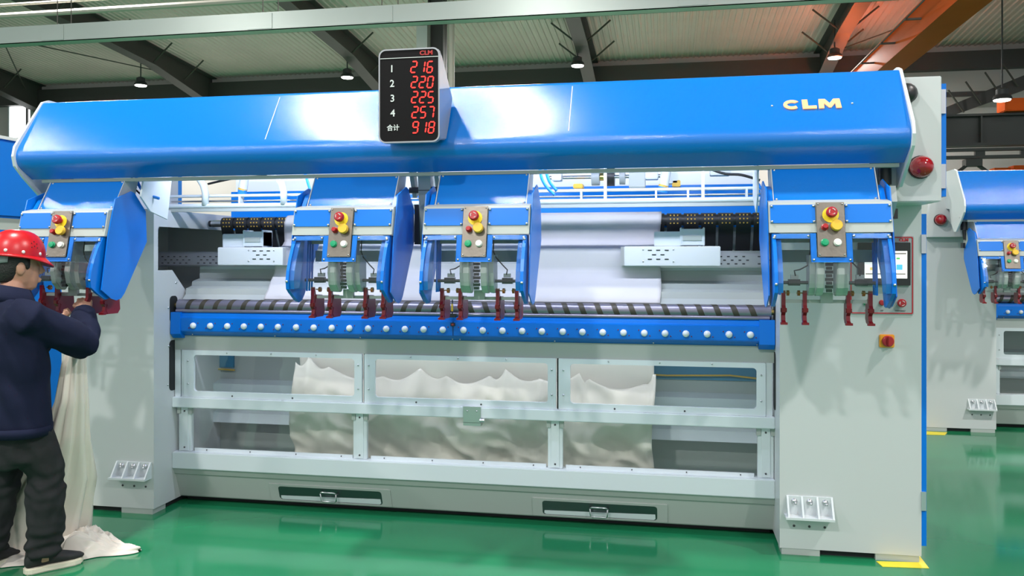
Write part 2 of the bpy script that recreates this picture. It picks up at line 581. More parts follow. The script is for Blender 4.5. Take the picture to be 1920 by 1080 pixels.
# dark crane beam and rails behind the right-hand machine
cb = empty('crane_beam', (11, 20, 4.7))
MB().bx(6, 18, 19.95, 20.0, 4.72, 5.5).bx(6, 18, 19.75, 20.2, 5.47, 5.53).bx(6, 18, 19.75, 20.2, 4.66, 4.74).build('i_beam', 'crane_dark', cb)
for xx in (6.9, 8.42, 9.94, 11.46):
    MB().bx(xx - .02, xx + .02, 19.78, 19.96, 4.74, 5.47).build('stiffener', 'crane_dark', cb)
tag(cb, 'dark steel crane beam with stiffeners behind the right-hand machine', 'crane beam')
cb = empty('crane_rail', (11, 19, 4.3))
MB().bx(6, 18, 18.9, 19.1, 4.42, 4.49).bx(6, 18, 18.9, 19.1, 4.22, 4.30).build('rail_channel', 'crane_dark', cb)
for xx in (6.4, 7.15, 8.1, 9.2, 10.2):
    MB().bx(xx - .12, xx + .12, 18.95, 19.05, 4.3, 4.42).build('rail_tie', 'crane_dark', cb)
c = P(1823, 305, 19)
MB().bx(c.x - .2, c.x + .2, 18.85, 19.15, c.z - .10, c.z + .08).build('trolley_block', 'crane_dark', cb)
for s in (-1, 1):
    MB().cyl((c.x + s * .15, 19, c.z - .08), (c.x + s * .62, 19, c.z - .45), 0.05, 6).build('trolley_leg', 'crane_dark', cb)
tag(cb, 'double dark trolley rail below the crane beam at right', 'crane rail')
a = P(1882, 221, 19.6)
tag(MB().bx(a.x, a.x + 1.6, 19.5, 20.1, 5.54, 5.88).build('hoist_block', 'crane_orange', bevel=.02), 'orange hoist block sitting on the dark crane beam', 'hoist')
a = P(1865, 318, 21)
ob = MB()
for k in range(4):
    ob.bx(a.x + k * .5, a.x + k * .5 + .42, 21, 21.4, a.z - .3, a.z + .05 + .06 * k)
tag(ob.build('crane_carriage', 'crane_orange'), 'stepped orange carriage behind the right-hand machine hood', 'carriage')


# ------------------------------------------------------------------ high bay lamps
def bay_lamp(x, y, z, label, light=True):
    o = empty('high_bay_lamp', (x, y, z))
    MB().lathe((x, y, z), (0, 0, 1), [(0.21, 0), (0.235, 0.02), (0.20, 0.10), (0.15, 0.13), (0.15, 0.26), (0.08, 0.30), (0.02, 0.31), (0.02, roof_z(y) + 0.5 - z)], 20).build('lamp_housing', 'lamp_body', o, auto=40)
    MB().lathe((x, y, z - 0.05), (0, 0, 1), [(0.10, 0), (0.19, 0.02), (0.205, 0.049)], 20).build('lamp_lens', 'lamp_glow', o, auto=60)
    tag(o, label, 'lamp', 'high bay lamps under the roof')
    if light:
        ld = bpy.data.lights.new('lamp_light', 'AREA')
        ld.shape = 'DISK'
        ld.size = 0.45
        ld.energy = LAMP_W
        ld.color = (1.0, 0.985, 0.95)
        lo = bpy.data.objects.new('lamp_light', ld)
        C.objects.link(lo)
        lo.parent = o
        lo.location = (0, 0, -0.07)
    return o


names = ['round high bay lamp at far left above the blue hood', 'round high bay lamp left of the count display', 'round high bay lamp right of the count display', 'round high bay lamp left of the orange girder']
for (u, v), lab in zip(((264, 160), (651, 145), (1083, 123), (1565, 108)), names):
    p = P(u, v, 22.5)
    bay_lamp(p.x, p.y, p.z, lab)
p = P(1879, 187, 18.6)
bay_lamp(p.x, p.y, p.z, 'round high bay lamp above the dark crane beam at right', light=False)
for yy, row in ((-1.9, 'over the aisle in front of the feeder'), (8.5, 'over the aisle behind the feeder'), (-8.0, 'in the row behind the camera')):
    for xx, side in ((-11.0, 'left'), (-2.9, 'middle'), (5.2, 'right')):
        bay_lamp(xx, yy, 7.9, 'high bay lamp %s, %s one of three' % (row, side))

# ------------------------------------------------------------------ the feeder machine
XL0, XL1, XR0, XR1 = -3.85, -3.19, 0.61, 1.335
M0 = Vector((-1.28, 0.5, 0))
mach = empty('spreading_feeder', M0)
tag(mach, 'long blue and white laundry feeder with four operator stations and red count display', 'machine')


def cabinet(x0, x1, inner, top):
    b = MB()
    t = 0.012
    z0 = 0.035
    b.bx(x0, x1, 0, t, z0, top)                                   # front sheet
    b.bx(x0, x1, 1.15, 1.15 + t, z0, top)
    b.bx(x0, x1, t, 1.15, top - t, top)
    b.bx(x0, x1, t, 1.15, z0, z0 + t)
    if inner > 0:
        b.bx(x0, x0 + t, t, 1.15, z0 + t, top - t)
        xi, xj = x1 - t, x1
    else:
        b.bx(x1 - t, x1, t, 1.15, z0 + t, top - t)
        xi, xj = x0, x0 + t
    lo = [(t, z0 + t), (t, 1.545), (0.20, 1.545), (0.42, 1.345), (1.15, 1.345), (1.15, z0 + t)]
    b.px(lo, xi, xj)
    b.px([(t, 1.545), (0.045, 1.545), (0.045, 1.81), (0.06, 1.825), (1.15, 1.825), (1.15, top - t), (t, top - t)], xi, xj)
    return b.build('side_cabinet', 'white_paint', mach)


cabL = cabinet(XL0, XL1, 1, 1.935)
cabR = cabinet(XR0, XR1, -1, 1.915)
for x0, x1, c in ((XL0, XL1, cabL), (XR0, XR1, cabR)):
    for xa, xb in ((x0 + .0, x0 + .22), (x1 - .24, x1 - .0)):
        MB().bx(xa + .01, xb - .01, 0.003, 0.14, 0.0, 0.035).build('foot_plate', 'grey_green', c)
    MB().bx(x0 + .02, x1 - .02, 0.03, 1.12, 0.001, 0.034).build('painted_shadow_gap', 'dark_gap', c)  # near-black block painting in the shade under the cabinet
# dark slots and screws in the inner cabinet walls
for (y0, y1, z0, z1) in ((0.17, 0.255, 1.20, 1.375), (0.165, 0.25, 0.755, 1.085)):
    MB().px(rrect(y0, y1, z0, z1, 0.03), XL1 - .001, XL1 + .003).build('wall_slot', 'dark_gap', cabL)
    MB().px(rrect(y0, y1, z0, z1, 0.03), XR0 - .003, XR0 + .001).build('wall_slot', 'dark_gap', cabR)
bolts(cabL, [(XL1, .155, 1.30), (XL1, .16, 1.05), (XL1, .15, .80), (XL1, .24, 1.46)], .008, (1, 0, 0))

# blue door leaves on the outer right side, with hinges
dR = MB().bx(XR1, XR1 + 0.026, 0.004, 1.1, 0.09, 1.86).build('blue_door', 'blue_smooth', mach)
for z in (0.33, 1.70):
    MB().bx(XR1 - .002, XR1 + .022, -0.006, 0.004, z - .05, z + .05).build('hinge', 'alu', dR)
# upper electrical boxes in front of the cabinets' tops
bxR = MB().bx(1.00, XR1, -0.33, 0.6, 1.905, 2.525).build('upper_box', 'white_paint', mach, bevel=.004)
d2 = MB().bx(XR1, XR1 + 0.027, -0.31, 0.55, 1.93, 2.49).build('blue_door', 'blue_smooth', mach)
for z in (2.03, 2.40):
    MB().bx(XR1 - .002, XR1 + .022, -0.322, -0.31, z - .06, z + .06).build('hinge', 'alu', d2)
bxL = MB().bx(XL0, -3.40, -0.10, 0.6, 1.93, 2.45).build('upper_box', 'white_paint', mach, bevel=.004)


def beacon(x, y, z, par, lab):
    o = MB().lathe((x, y, z), (0, -1, 0), [(.054, 0), (.054, .02), (.053, .045), (.042, .068), (.020, .082), (0, .084)], 20).build('beacon_lamp', 'red_lens', par, auto=60)
    MB().lathe((x, y + .001, z), (0, -1, 0), [(.058, 0), (.058, .015)], 20).build('beacon_base', 'black_plastic', o)
    o['label'] = lab


beacon(1.235, -.33, 2.075, bxR, 'red dome warning lamp')
beacon(-3.735, -.10, 2.10, bxL, 'red dome warning lamp')
MB().lathe((1.168, -.33, 2.44), (0, -1, 0), [(.05, 0), (.05, .03), (.03, .055), (0, .06)], 16).build('cable_gland', 'black_plastic', bxR, auto=50)


# hood: folded blue sheet between two cheek plates
HX0, HX1 = -3.665, 1.125
hp = [(0.45, 2.555), (-0.34, 2.555)] + arc(-0.36, 2.52, 0.035, 90, 150, 4) + [(-0.575, 2.262)] + arc(-0.515, 2.205, 0.08, 145, 235, 8) + [(-0.47, 2.085)]
hood = MB().shell_x(hp, 0.012, HX0, HX1).build('hood', 'blue_paint', mach, auto=40)
for y0, y1 in ((-0.47, -0.425),):
    MB().bx(HX0 + .06, HX1 - .02, y0 + .006, y1, 2.066, 2.084).build('hood_lip', 'grey_green', hood)
cheek = [(0.3, 2.575), (-0.33, 2.575), (-0.385, 2.555), (-0.60, 2.262), (-0.613, 2.205), (-0.60, 2.15), (-0.53, 2.085), (-0.385, 1.975), (-0.33, 1.975), (-0.25, 2.06), (-0.20, 2.2), (0.3, 2.25)]
for x0, x1 in ((HX0 - .014, HX0), (HX1, HX1 + .014)):
    MB().px(cheek, x0, x1).build('cheek_plate', 'edge_white', mach)
SN = Vector((0, -0.778, 0.628))        # outward normal of the hood's flat face


def hoodY(z):                           # Y of the flat face at height z
    return -0.3903 + (z - 2.5375) * (0.575 - 0.3903) / (2.5375 - 2.262)


for u in (512, 1070):                   # seams between the hood sheets
    x = P(u, 230, -.48).x
    MB().px([(hoodY(2.53) - .001, 2.53), (hoodY(2.27) - .001, 2.27), (hoodY(2.27) - .004, 2.268), (hoodY(2.53) - .004, 2.528)], x - .002, x + .002).build('hood_seam', 'edge_white', hood)
bolts(hood, [(P(u, 320, -.50).x, -.49, 2.108) for u in (48, 190, 345, 505, 530, 690, 870, 1060, 1090, 1280, 1470, 1680)], .007, SN)
# lit brand letters and their two screws
RS = Matrix((Vector((1, 0, 0)), Vector((0, -SN.y * 0 + SN.z, -SN.y)) * 1.0, SN)).transposed()
zc = P(1523, 197, -.49).z
c = Vector((P(1523, 197, hoodY(zc)).x, hoodY(zc), zc)) + SN * 0.002
RS4 = Matrix.Translation(c) @ RS.to_4x4() @ Matrix.Diagonal((.0325, .0325, 1, 1))
sg = MB()
Cc = [(1.02 * math.cos(math.radians(t)), 1.0 * math.sin(math.radians(t))) for t in range(38, 323, 15)]
Ci = [(.62 * math.cos(math.radians(t)) * .95, .45 * math.sin(math.radians(t))) for t in range(322, 37, -15)]
for i in range(len(Cc) - 1):
    j = len(Ci) - 1 - i
    sg.pz([(x * 1.2 - 2.95, y) for x, y in (Cc[i], Cc[i + 1], Ci[j - 1], Ci[j])], 0, .004, RS4)
sg.pz([(x - 1.45, y) for x, y in ((0, 1), (.8, 1), (.8, -.4), (2.0, -.4), (2.0, -1), (0, -1))], 0, .004, RS4)
sg.pz([(x + .85, y) for x, y in ((0, -1), (.1, 1), (1.0, 1), (1.6, .05), (2.2, 1), (3.1, 1), (3.2, -1), (2.45, -1), (2.4, .1), (1.75, -.85), (1.45, -.85), (.8, .1), (.75, -1))], 0, .004, RS4)
sgo = sg.build('lit_sign', 'sign_glow', mach)
sgo['label'] = 'glowing orange CLM letters'
bolts(hood, [Vector((P(u, 197, -.49).x, hoodY(zc), zc)) for u in (1447, 1597)], .006, SN)

# LED strip lights under the hood
for x0, x1 in ((-2.95, -1.45), (-1.15, 0.45)):
    o = MB().bx(x0, x1, -.20, -.16, 2.30, 2.325).build('led_strip', 'led_strip', mach)
    ld = bpy.data.lights.new('led_light', 'AREA')
    ld.shape = 'RECTANGLE'
    ld.size = x1 - x0
    ld.size_y = 0.05
    ld.energy = 22
    ld.color = (0.80, 0.86, 1.0)
    lo = bpy.data.objects.new('led_light', ld)
    C.objects.link(lo)
    lo.parent = o
    lo.location = (0, 0, -0.02)
    lo.rotation_euler = (math.radians(48), 0, 0)

# count display on the hood
DX0, DX1, DZ0, DZ1, DY = -1.432, -1.113, 2.205, 2.678, -0.745
disp = MB().px([(DY + .012, DZ1 - .004), (-.68, DZ1 - .03), (-.47, 2.47), (-.555, 2.31), (-.60, 2.235), (DY + .012, DZ0 + .01)], DX0 + .004, DX1 - .004).build('count_display', 'display_rim', mach, bevel=.006)
MB().ring_y(rrect(DX0, DX1, DZ0, DZ1, .035), rrect(DX0 + .007, DX1 - .007, DZ0 + .007, DZ1 - .007, .03), DY - .001, DY + .03).build('display_rim', 'display_rim', disp)
MB().py(rrect(DX0 + .006, DX1 - .006, DZ0 + .006, DZ1 - .006, .03), DY + .002, DY + .02).build('display_face', 'display_black', disp)
yy = DY + .001
zb = P(765, 108, DY).z
MB().bx(DX0 + .008, DX1 - .008, yy - .001, yy + .002, zb - .0015, zb + .0015).build('divider_line', 'display_print', disp)
text_mesh('brand_mark', 'CLM', 0.030, 'led_red_dim', disp, (P(799, 99, DY).x, yy, P(799, 99, DY).z), UPRIGHT, bold=.001, sx=1.15)
SEG = {'0': 'abcdef', '1': 'bc', '2': 'abged', '5': 'afgcd', '6': 'afgcde', '7': 'abc', '8': 'abcdefg', '9': 'abcdfg'}


def digit(ch, cx, cz, w, h):
    b = MB()
    t = 0.0068
    H2, W2 = h / 2, w / 2
    seg = dict(a=(-W2, H2, W2, H2), g=(-W2, 0, W2, 0), d=(-W2, -H2, W2, -H2), f=(-W2, H2, -W2, 0), b=(W2, H2, W2, 0), e=(-W2, 0, -W2, -H2), c=(W2, 0, W2, -H2))
    for s in SEG[ch]:
        xa, za, xb, zb_ = seg[s]
        gap = .0015
        if za == zb_:
            xa, xb = xa + gap, xb - gap
            q = [(xa, za), (xa + t / 2, za + t / 2), (xb - t / 2, za + t / 2), (xb, za), (xb - t / 2, za - t / 2), (xa + t / 2, za - t / 2)]
        else:
            za, zb_ = za - gap, zb_ + gap
            q = [(xa, za), (xa + t / 2, za - t / 2), (xa + t / 2, zb_ + t / 2), (xa, zb_), (xa - t / 2, zb_ + t / 2), (xa - t / 2, za - t / 2)]
        b.py([(cx + qx + qz * 0.14, cz + qz) for qx, qz in q], yy - .001, yy + .002)
    return b.build('led_digit', 'led_red', disp)


for i, (lab, num) in enumerate((('1', '216'), ('2', '220'), ('3', '225'), ('4', '257'), ('合计', '918'))):
    v = 125.5 + i * 28.3
    for k, ch in enumerate(num):
        p = P(776.0 + k * 15 + i * 0.7, v, DY)
        digit(ch, p.x, p.z, 0.027, 0.055)
    p = P(734.5 + i * .6, 129.5 + i * 27.7, DY)
    text_mesh('station_number', lab, 0.05 if i < 4 else 0.033, 'display_print', disp, (p.x, yy, p.z), UPRIGHT, bold=.0006)


# ------------------------------------------------------------------ one operator station (built around x = 0, then copied)
def yf(z):
    return -.65 - .22 * (1.885 - z)


def slab(x0, x1, z0, z1, th, lift=0.0):
    return MB().px([(yf(z1) - lift, z1), (yf(z0) - lift, z0), (yf(z0) - lift - th, z0), (yf(z1) - lift - th, z1)], x0, x1)


def station(cx):
    T = Matrix.Translation((cx, 0, 0))

    def B(mb, name, m, **k):
        mb.V = [v + Vector((cx, 0, 0)) for v in mb.V]
        return mb.build(name, m, st, **k)
    hb = MB().px([(-.65, 1.878), (-.645, 1.888), (-.56, 1.905), (-.47, 1.905), (-.47, 1.80), (-.58, 1.745), (yf(1.745), 1.745)], -.274, .274)
    hb.V = [v + Vector((cx, 0, 0)) for v in hb.V]
    st = hb.build('operator_station', 'grey_green', mach)
    nb = B(MB().px([(-.455, 2.075), (-.56, 1.897), (-.545, 1.89), (-.44, 2.07)], -.238, .238), 'neck_cover', 'blue_paint')
    for s in (-1, 1):
        B(MB().px([(-.46, 2.075), (-.565, 1.90), (-.40, 1.90), (-.34, 2.075)], s * .239 - (.004 if s < 0 else 0), s * .239 + (.004 if s > 0 else 0)), 'neck_side', 'white_paint')
        B(MB().px([(-.53, 1.96), (-.575, 1.90), (-.50, 1.90), (-.47, 1.98)], min(s * .245, s * .268), max(s * .245, s * .268)), 'neck_bracket', 'blue_smooth')
        B(slab(*sorted((s * .066, s * .268)), 1.790, 1.877, .004), 'front_panel', 'blue_smooth')
        B(slab(*sorted((s * .094, s * .258)), 1.716, 1.739, .006), 'window_bar', 'blue_paint')
        B(slab(*sorted((s * .066, s * .092)), 1.628, 1.741, .006), 'panel_bracket', 'blue_smooth')
    B(slab(-.092, .092, 1.606, 1.629, .006), 'panel_bracket', 'blue_smooth')
    B(slab(-.062, .062, 1.632, 1.886, .010, .004), 'control_panel', 'brushed')

    def btn(x, z, prof, name, m, n=18, tilt=(0, -1, .22)):
        return B(MB().lathe((x, yf(z) - .012, z), tilt, prof, n), name, m, auto=45)
    btn(0, 1.826, [(.037, 0), (.037, .004)], 'stop_collar', 'yellow_collar')
    btn(0, 1.830, [(.014, .003), (.014, .02), (.025, .026), (.025, .042), (.020, .048), (0, .048)], 'stop_button', 'red_button')
    for k in range(3):
        a0 = math.radians(20 + 120 * k)
        b = MB()
        q = [(math.cos(a0 + t) * .015, math.sin(a0 + t) * .015) for t in (0, .4, .8, 1.2)] + [(math.cos(a0 + t) * .0115, math.sin(a0 + t) * .0115) for t in (1.2, .8, .4, 0)]
        b.py([(x, 1.830 + .0105 + z) for x, z in q], yf(1.83) - .0615, yf(1.83) - .0605)
        B(b, 'turn_arrow', 'display_print')
    btn(-.028, 1.768, [(.016, 0), (.016, .006), (.013, .008), (.013, .026), (.010, .03), (0, .03)], 'red_pushbutton', 'red_button')
    btn(.022, 1.772, [(.017, 0), (.017, .012), (.026, .014), (.026, .030), (.023, .034), (0, .034)], 'yellow_pushbutton', 'yellow_button')
    btn(-.030, 1.697, [(.018, 0), (.018, .006), (.015, .008), (.015, .016), (0, .017)], 'green_pushbutton', 'green_button')
    btn(.026, 1.697, [(.018, 0), (.018, .006), (.015, .008), (.015, .016), (0, .017)], 'white_pushbutton', 'white_button')
    # curved clear guards and blue side frames
    pth = [(-.685, 1.735), (-.712, 1.68), (-.738, 1.63), (-.752, 1.60)]
    for s in (-1, 1):
        B(MB().shell_x(pth, .003, *sorted((s * .094, s * .244))), 'window_pane', 'smoke_acrylic', auto=40)
    B(MB().shell_x([(-.752, 1.60), (-.768, 1.555), (-.774, 1.52), (-.772, 1.49), (-.762, 1.465)], .003, -.244, .244), 'window_pane', 'acrylic', auto=40)
    for s in (-1, 1):
        fr = [(-.672, 1.742), (-.715, 1.68), (-.745, 1.62), (-.768, 1.56), (-.778, 1.51), (-.772, 1.465), (-.72, 1.43), (-.655, 1.395), (-.625, 1.40), (-.60, 1.47), (-.60, 1.742)]
        f = B(MB().px(fr, *sorted((s * .246, s * .262))), 'side_frame', 'blue_smooth')
        B(MB().px([(y + .012, z) for y, z in fr[:6]] + [(-.70, 1.47), (-.66, 1.6), (-.63, 1.742)], *sorted((s * .222, s * .246))), 'inner_frame', 'blue_paint')
        sh = [(-.60, 1.955), (-.46, 2.008), (-.43, 2.0), (-.325, 1.90), (-.315, 1.72)] + [(-.52, 1.425), (-.55, 1.397), (-.59, 1.388), (-.635, 1.40)] + [(-.715, 1.45), (-.66, 1.75)]
        B(MB().px(sh, *sorted((s * .276, s * .282))), 'side_shield', 'blue_smooth')
        for k in range(3):
            B(MB().px([(-.60 + .03 * k, 1.73), (-.62 + .03 * k, 1.45), (-.612 + .03 * k, 1.45), (-.592 + .03 * k, 1.73)], *sorted((s * .214, s * .222))), 'inner_rib', 'blue_smooth')
    # swing arms, chain, shafts, sensors
    ap = [(-.63, 1.75), (-.675, 1.64), (-.69, 1.55), (-.675, 1.485), (-.64, 1.45), (-.60, 1.445), (-.575, 1.475), (-.585, 1.58), (-.56, 1.75)]
    for s in (-1, 1):
        B(MB().px(ap, *sorted((s * .028, s * .062))), 'swing_arm', 'grey_green', bevel=.004)
        B(MB().px([(y * .9 - .03, z) for y, z in ap[1:7]] + [(-.55, 1.56), (-.55, 1.64)], *sorted((s * .062, s * .088))), 'arm_cover', 'grey_green')
    ch = MB()
    for k in range(16):
        z = 1.735 - k * .0175
        ch.bx(-.016 + (.004 if k % 2 else 0), .016 - (.004 if k % 2 else 0), -.655, -.63, z - .0075, z + .0075)
    B(ch, 'drive_chain', 'black_plastic')
    B(MB().bx(-.235, .235, -.47, -.45, 1.605, 1.665), 'cross_beam', 'grey_green')
    B(MB().bx(-.235, .235, -.56, -.53, 1.70, 1.742), 'cross_beam', 'grey_green')
    for s in (-1, 1):
        B(MB().cyl((s * .08, -.60, 1.508), (s * .235, -.60, 1.508), .008, 10), 'clamp_shaft', 'lamp_body', auto=40)
        B(MB().bx(*sorted((s * .125, s * .178)), -.615, -.585, 1.494, 1.524), 'sensor_block', 'black_plastic')
        B(MB().bx(*sorted((s * .13, s * .165)), -.60, -.58, 1.526, 1.546), 'sensor_plug', 'grey_green')
        B(MB().tube([(s * .145, -.60, 1.54), (s * .15, -.60, 1.565), (s * .125, -.60, 1.57 + .02 * (s > 0)), (s * .09, -.60, 1.59 + .04 * (s > 0)), (s * .075, -.59, 1.66), (s * .075, -.58, 1.74)], .0035, 6), 'sensor_cable', 'black_plastic', smooth=True)
    B(MB().bx(-.028, .028, -.585, -.565, 1.412, 1.46), 'bar_bracket', 'grey_green')
    B(MB().bx(-.205, .205, -.562, -.548, 1.409, 1.425), 'clamp_bar', 'grey_green')
    plate = [(-.565, 1.43), (-.49, 1.425), (-.462, 1.415), (-.455, 1.33), (-.475, 1.308), (-.56, 1.308), (-.575, 1.33), (-.565, 1.36), (-.58, 1.38)]
    bar = [(-.590, 1.468), (-.578, 1.470), (-.566, 1.43), (-.562, 1.385), (-.568, 1.36), (-.566, 1.335), (-.562, 1.308), (-.605, 1.306), (-.607, 1.318), (-.586, 1.326), (-.582, 1.35), (-.600, 1.366), (-.602, 1.385), (-.592, 1.40)]
    for x in (-.197, -.099, .098, .197):
        c = MB().px(plate, x + .004, x + .010).px(bar, x - .010, x + .008).bx(x - .016, x + .016, -.606, -.585, 1.306, 1.317).cyl((x - .014, -.585, 1.375), (x + .014, -.585, 1.375), .011, 10)
        B(c, 'linen_clamp', 'clamp_red')
        s = 1 if x in (-.197, .098) else -1
        B(MB().cyl((x + s * .018, -.55, 1.456), (x + s * .030, -.55, 1.456), .0135, 12), 'clamp_knob', 'copper_knob', auto=40)
        B(MB().cyl((x, -.55, 1.456), (x + s * .034, -.55, 1.456), .003, 6), 'knob_pin', 'brass')
    bp = [(s * a, yf(z) - .006, z) for s in (-1, 1) for a, z in ((.262, 1.87), (.262, 1.797), (.073, 1.87), (.073, 1.797), (.25, 1.728), (.10, 1.728), (.08, 1.617))]
    bolts(st, [(cx + x, y, z) for x, y, z in bp], .0065)
    bolts(st, [(cx + s * .054, yf(z) - .015, z) for s in (-1, 1) for z in (1.878, 1.641)], .004)
    bolts(st, [(cx + s * .226, -.462, 2.06) for s in (-1, 1)] + [(cx + s * .226, -.555, 1.91) for s in (-1, 1)], .006, (0, -.86, .5))
    bolts(st, [(cx + s * .255, y, z) for s in (-1, 1) for y, z in ((-.779, 1.505), (-.70, 1.72))], .007)
    return st


SX = [-3.306, -1.659, -0.947, 0.750]
st1 = station(SX[0])
STN = [st1]
labs = ['operator station nearest the worker, with the large shield on its right', 'operator station left of the machine centre', 'operator station right of the machine centre', 'operator station before the touch screen']
for x in SX[1:]:
    STN.append(copy_tree(st1, mach, (x - SX[0], 0, 0)))
for s, l in zip(STN, labs):
    s['label'] = l

# hanger arm between the two middle stations, cylinders at the outer ones
for x in (-1.31,):
    MB().px([(-.30, 2.2), (-.36, 2.09), (-.30, 1.66), (-.26, 1.66), (-.22, 2.2)], x - .035, x + .035).build('hanger_arm', 'grey_green', mach)
    for s in (-1, 1):
        MB().px([(-.38, 2.12), (-.30, 1.96), (-.26, 1.98), (-.32, 2.14)], x + s * .07 - .012, x + s * .07 + .012).build('hanger_link', 'grey_green', mach)
    MB().cyl((x - .09, -.33, 2.0), (x + .09, -.33, 2.0), .018, 10).build('hanger_pin', 'lamp_body', mach, auto=40)
    MB().bx(x - .06, x - .035, -.34, -.30, 1.70, 1.92).build('gas_strut', 'black_plastic', mach)
for x, lab in ((1.065, 'dark hinge cylinder'), (-3.60, 'dark hinge cylinder')):
    g = MB().cyl((x, -.36, 1.99), (x, -.36, 2.07), .03, 12).cyl((x + .01, -.36, 1.90), (x, -.36, 1.99), .018, 10).build('air_cylinder', 'black_plastic', mach, auto=40)
    MB().px([(-.40, 1.98), (-.43, 1.90), (-.36, 1.83), (-.30, 1.86), (-.34, 1.96)], x + .012, x + .04).build('cylinder_fork', 'grey_green', g)
    MB().bx(x - .01, x + .06, -.36, -.30, 1.82, 1.87).build('cylinder_seat', 'black_plastic', g)

# ------------------------------------------------------------------ blue push bar with white knobs, spiral roller
IX0, IX1 = XL1, XR0
bar = MB().px([(.19, 1.262), (.20, 1.268), (.30, 1.268), (.30, 1.105), (.245, 1.105), (.175, 1.148), (.175, 1.235), (.185, 1.24)], IX0 + .012, IX1 - .006).build('front_beam', 'blue_smooth', mach, bevel=.003)
for x0, x1 in ((IX0 + .006, IX0 + .075), (IX1 - .09, IX1 - .004)):
    MB().px([(.172, 1.27), (.31, 1.27), (.31, 1.10), (.20, 1.10), (.168, 1.13)], x0, x1).build('beam_end', 'blue_smooth', bar)
k0 = None
kx = [362, 394, 426, 457, 489, 521, 555, 588, 622, 655, 690, 724, 759, 794, 830]
kr = [869, 905, 942, 979, 1016, 1055, 1092, 1130, 1169, 1208, 1247, 1286, 1326, 1367, 1407]
for i in range(30):
    u = (kx + kr)[i]
    p = Vector((P(u, 620, .17).x, .174, 1.185))
    if k0 is None:
        k0 = MB().lathe(p, (0, -1, 0), [(.020, 0), (.020, .006), (.017, .014), (.010, .019), (0, .020)], 14).build('white_knob', 'knob_white', mach, auto=60, origin=p)
    else:
        clone(k0, mach, p)
    for sx in (-1, 1):
        q = p + Vector((sx * .032 * (-1 if i > 14 else 1), 0, .016 * sx))
        if i == 0 and sx == -1:
            r0 = MB().lathe(q, (0, -1, 0), [(.004, 0), (.003, .003), (0, .004)], 6).build('rivet', 'clamp_red', bar, origin=q)
        else:
            clone(r0, bar, q)
c = P(849, 608, .17)
MB().bx(c.x - .014, c.x + .014, .165, .176, 1.208, 1.228).build('sensor_eye', 'black_plastic', bar)
MB().bx(c.x - .006, c.x + .006, .162, .170, 1.213, 1.223).build('sensor_window', 'red_lens', bar)
MB().bx(c.x - .0015, c.x + .0015, .173, .177, 1.15, 1.235).build('beam_joint', 'dark_gap', bar)
MB().cyl((c.x, .16, 1.262), (c.x, .16, 1.37), .004, 6).bx(c.x - .02, c.x + .02, .155, .18, 1.262, 1.285).build('centre_marker', 'black_plastic', bar)
MB().bx(c.x - .005, c.x + .005, .152, .158, 1.30, 1.345).build('centre_pointer', 'yellow_button', bar)
bolts(bar, [(P(u, 640, .2).x, .205, 1.125) for u in (360, 515, 675, 848, 862, 1040, 1225, 1420)], .005, (0, -.6, -.8))
RY, RZ, RR = .235, 1.312, .041
rol = MB().cyl((IX0 + .03, RY, RZ), (IX1 - .02, RY, RZ), RR, 32).build('spiral_roller', 'roller_metal', mach, auto=40)
MB().cyl((IX0, RY, RZ), (IX0 + .03, RY, RZ), .016, 14).build('roller_journal', 'brass', rol, auto=40)
MB().cyl((IX1 - .02, RY, RZ), (IX1, RY, RZ), .016, 14).build('roller_journal', 'brass', rol, auto=40)
xm = P(860, 580, RY).x
for x0, x1, d in ((IX0 + .05, xm - .03, -1), (xm + .02, IX1 - .03, 1)):
    g = MB()
    pitch, wd = .098, .034
    nt = int((x1 - x0 - wd) / pitch * 24)
    vs, fs = [], []
    for k in range(nt + 1):
        t = 2 * math.pi * k / 24 * d
        xx = x0 + pitch * k / 24
        for e in (0, wd):
            vs.append((xx + e, RY + math.cos(t) * (RR + .0006), RZ + math.sin(t) * (RR + .0006)))
    fs = [(2 * k, 2 * k + 1, 2 * k + 3, 2 * k + 2) for k in range(nt)]
    g.raw(vs, fs).build('spiral_band', 'groove', rol, smooth=True)
MB().cyl((IX0 + .03, .20, 1.278), (IX1 - .03, .20, 1.278), .012, 12).build('guide_rod', 'roller_metal', mach, auto=40)
MB().bx(IX0 + .02, IX1 - .02, .21, .30, 1.262, 1.272).build('roller_trough', 'dark_gap', mach)

# ------------------------------------------------------------------ lower bay: rails, hinged window frames, posts
hd = MB().bx(IX0, IX1, .225, .25, 1.02, 1.115).build('header_panel', 'grey_green', mach)
rail = MB().bx(IX0, IX1, .195, .27, .645, .712).build('middle_rail', 'light_paint', mach, bevel=.004)
low = MB().bx(IX0, IX1, .195, .29, .245, .352).build('lower_rail', 'light_paint', mach, bevel=.004)
win = [(345, 655, 680, 760, 367, 665, 665, 745), (684, 664, 1042, 770, 697, 674, 1028, 757), (1046, 674, 1436, 776, 1062, 683, 1421, 765)]
wx = [(-3.115, -1.885), (-1.870, -.655), (-.640, .560)]
for x0, x1 in wx:
    f = MB().ring_y(rrect(x0, x1, .713, 1.020, .006), rrect(x0 + .078 * .9, x1 - .05, .752, .990, .022), .213, .232).build('window_frame', 'light_paint', mach)
    MB().bx(x0 + .03, x1 - .03, .2325, .236, .735, 1.01).build('window_pane', 'acrylic', f)
    for xx in (x0 + .03, x1 - .025):
        bolts(f, [(xx, .212, .80), (xx, .212, .95)], .006)
    bolts(f, [(x0 + (x1 - x0) * t, .212, 1.008) for t in (.25, .5, .75)], .005)
    bolts(f, [(x0 + (x1 - x0) * t, .214, .728) for t in (.28, .62)], .006, m='lamp_body')
for x in (-1.8775, -.6475):
    MB().bx(x - .004, x + .004, .235, .25, .713, 1.10).build('frame_gap', 'dark_gap', mach)
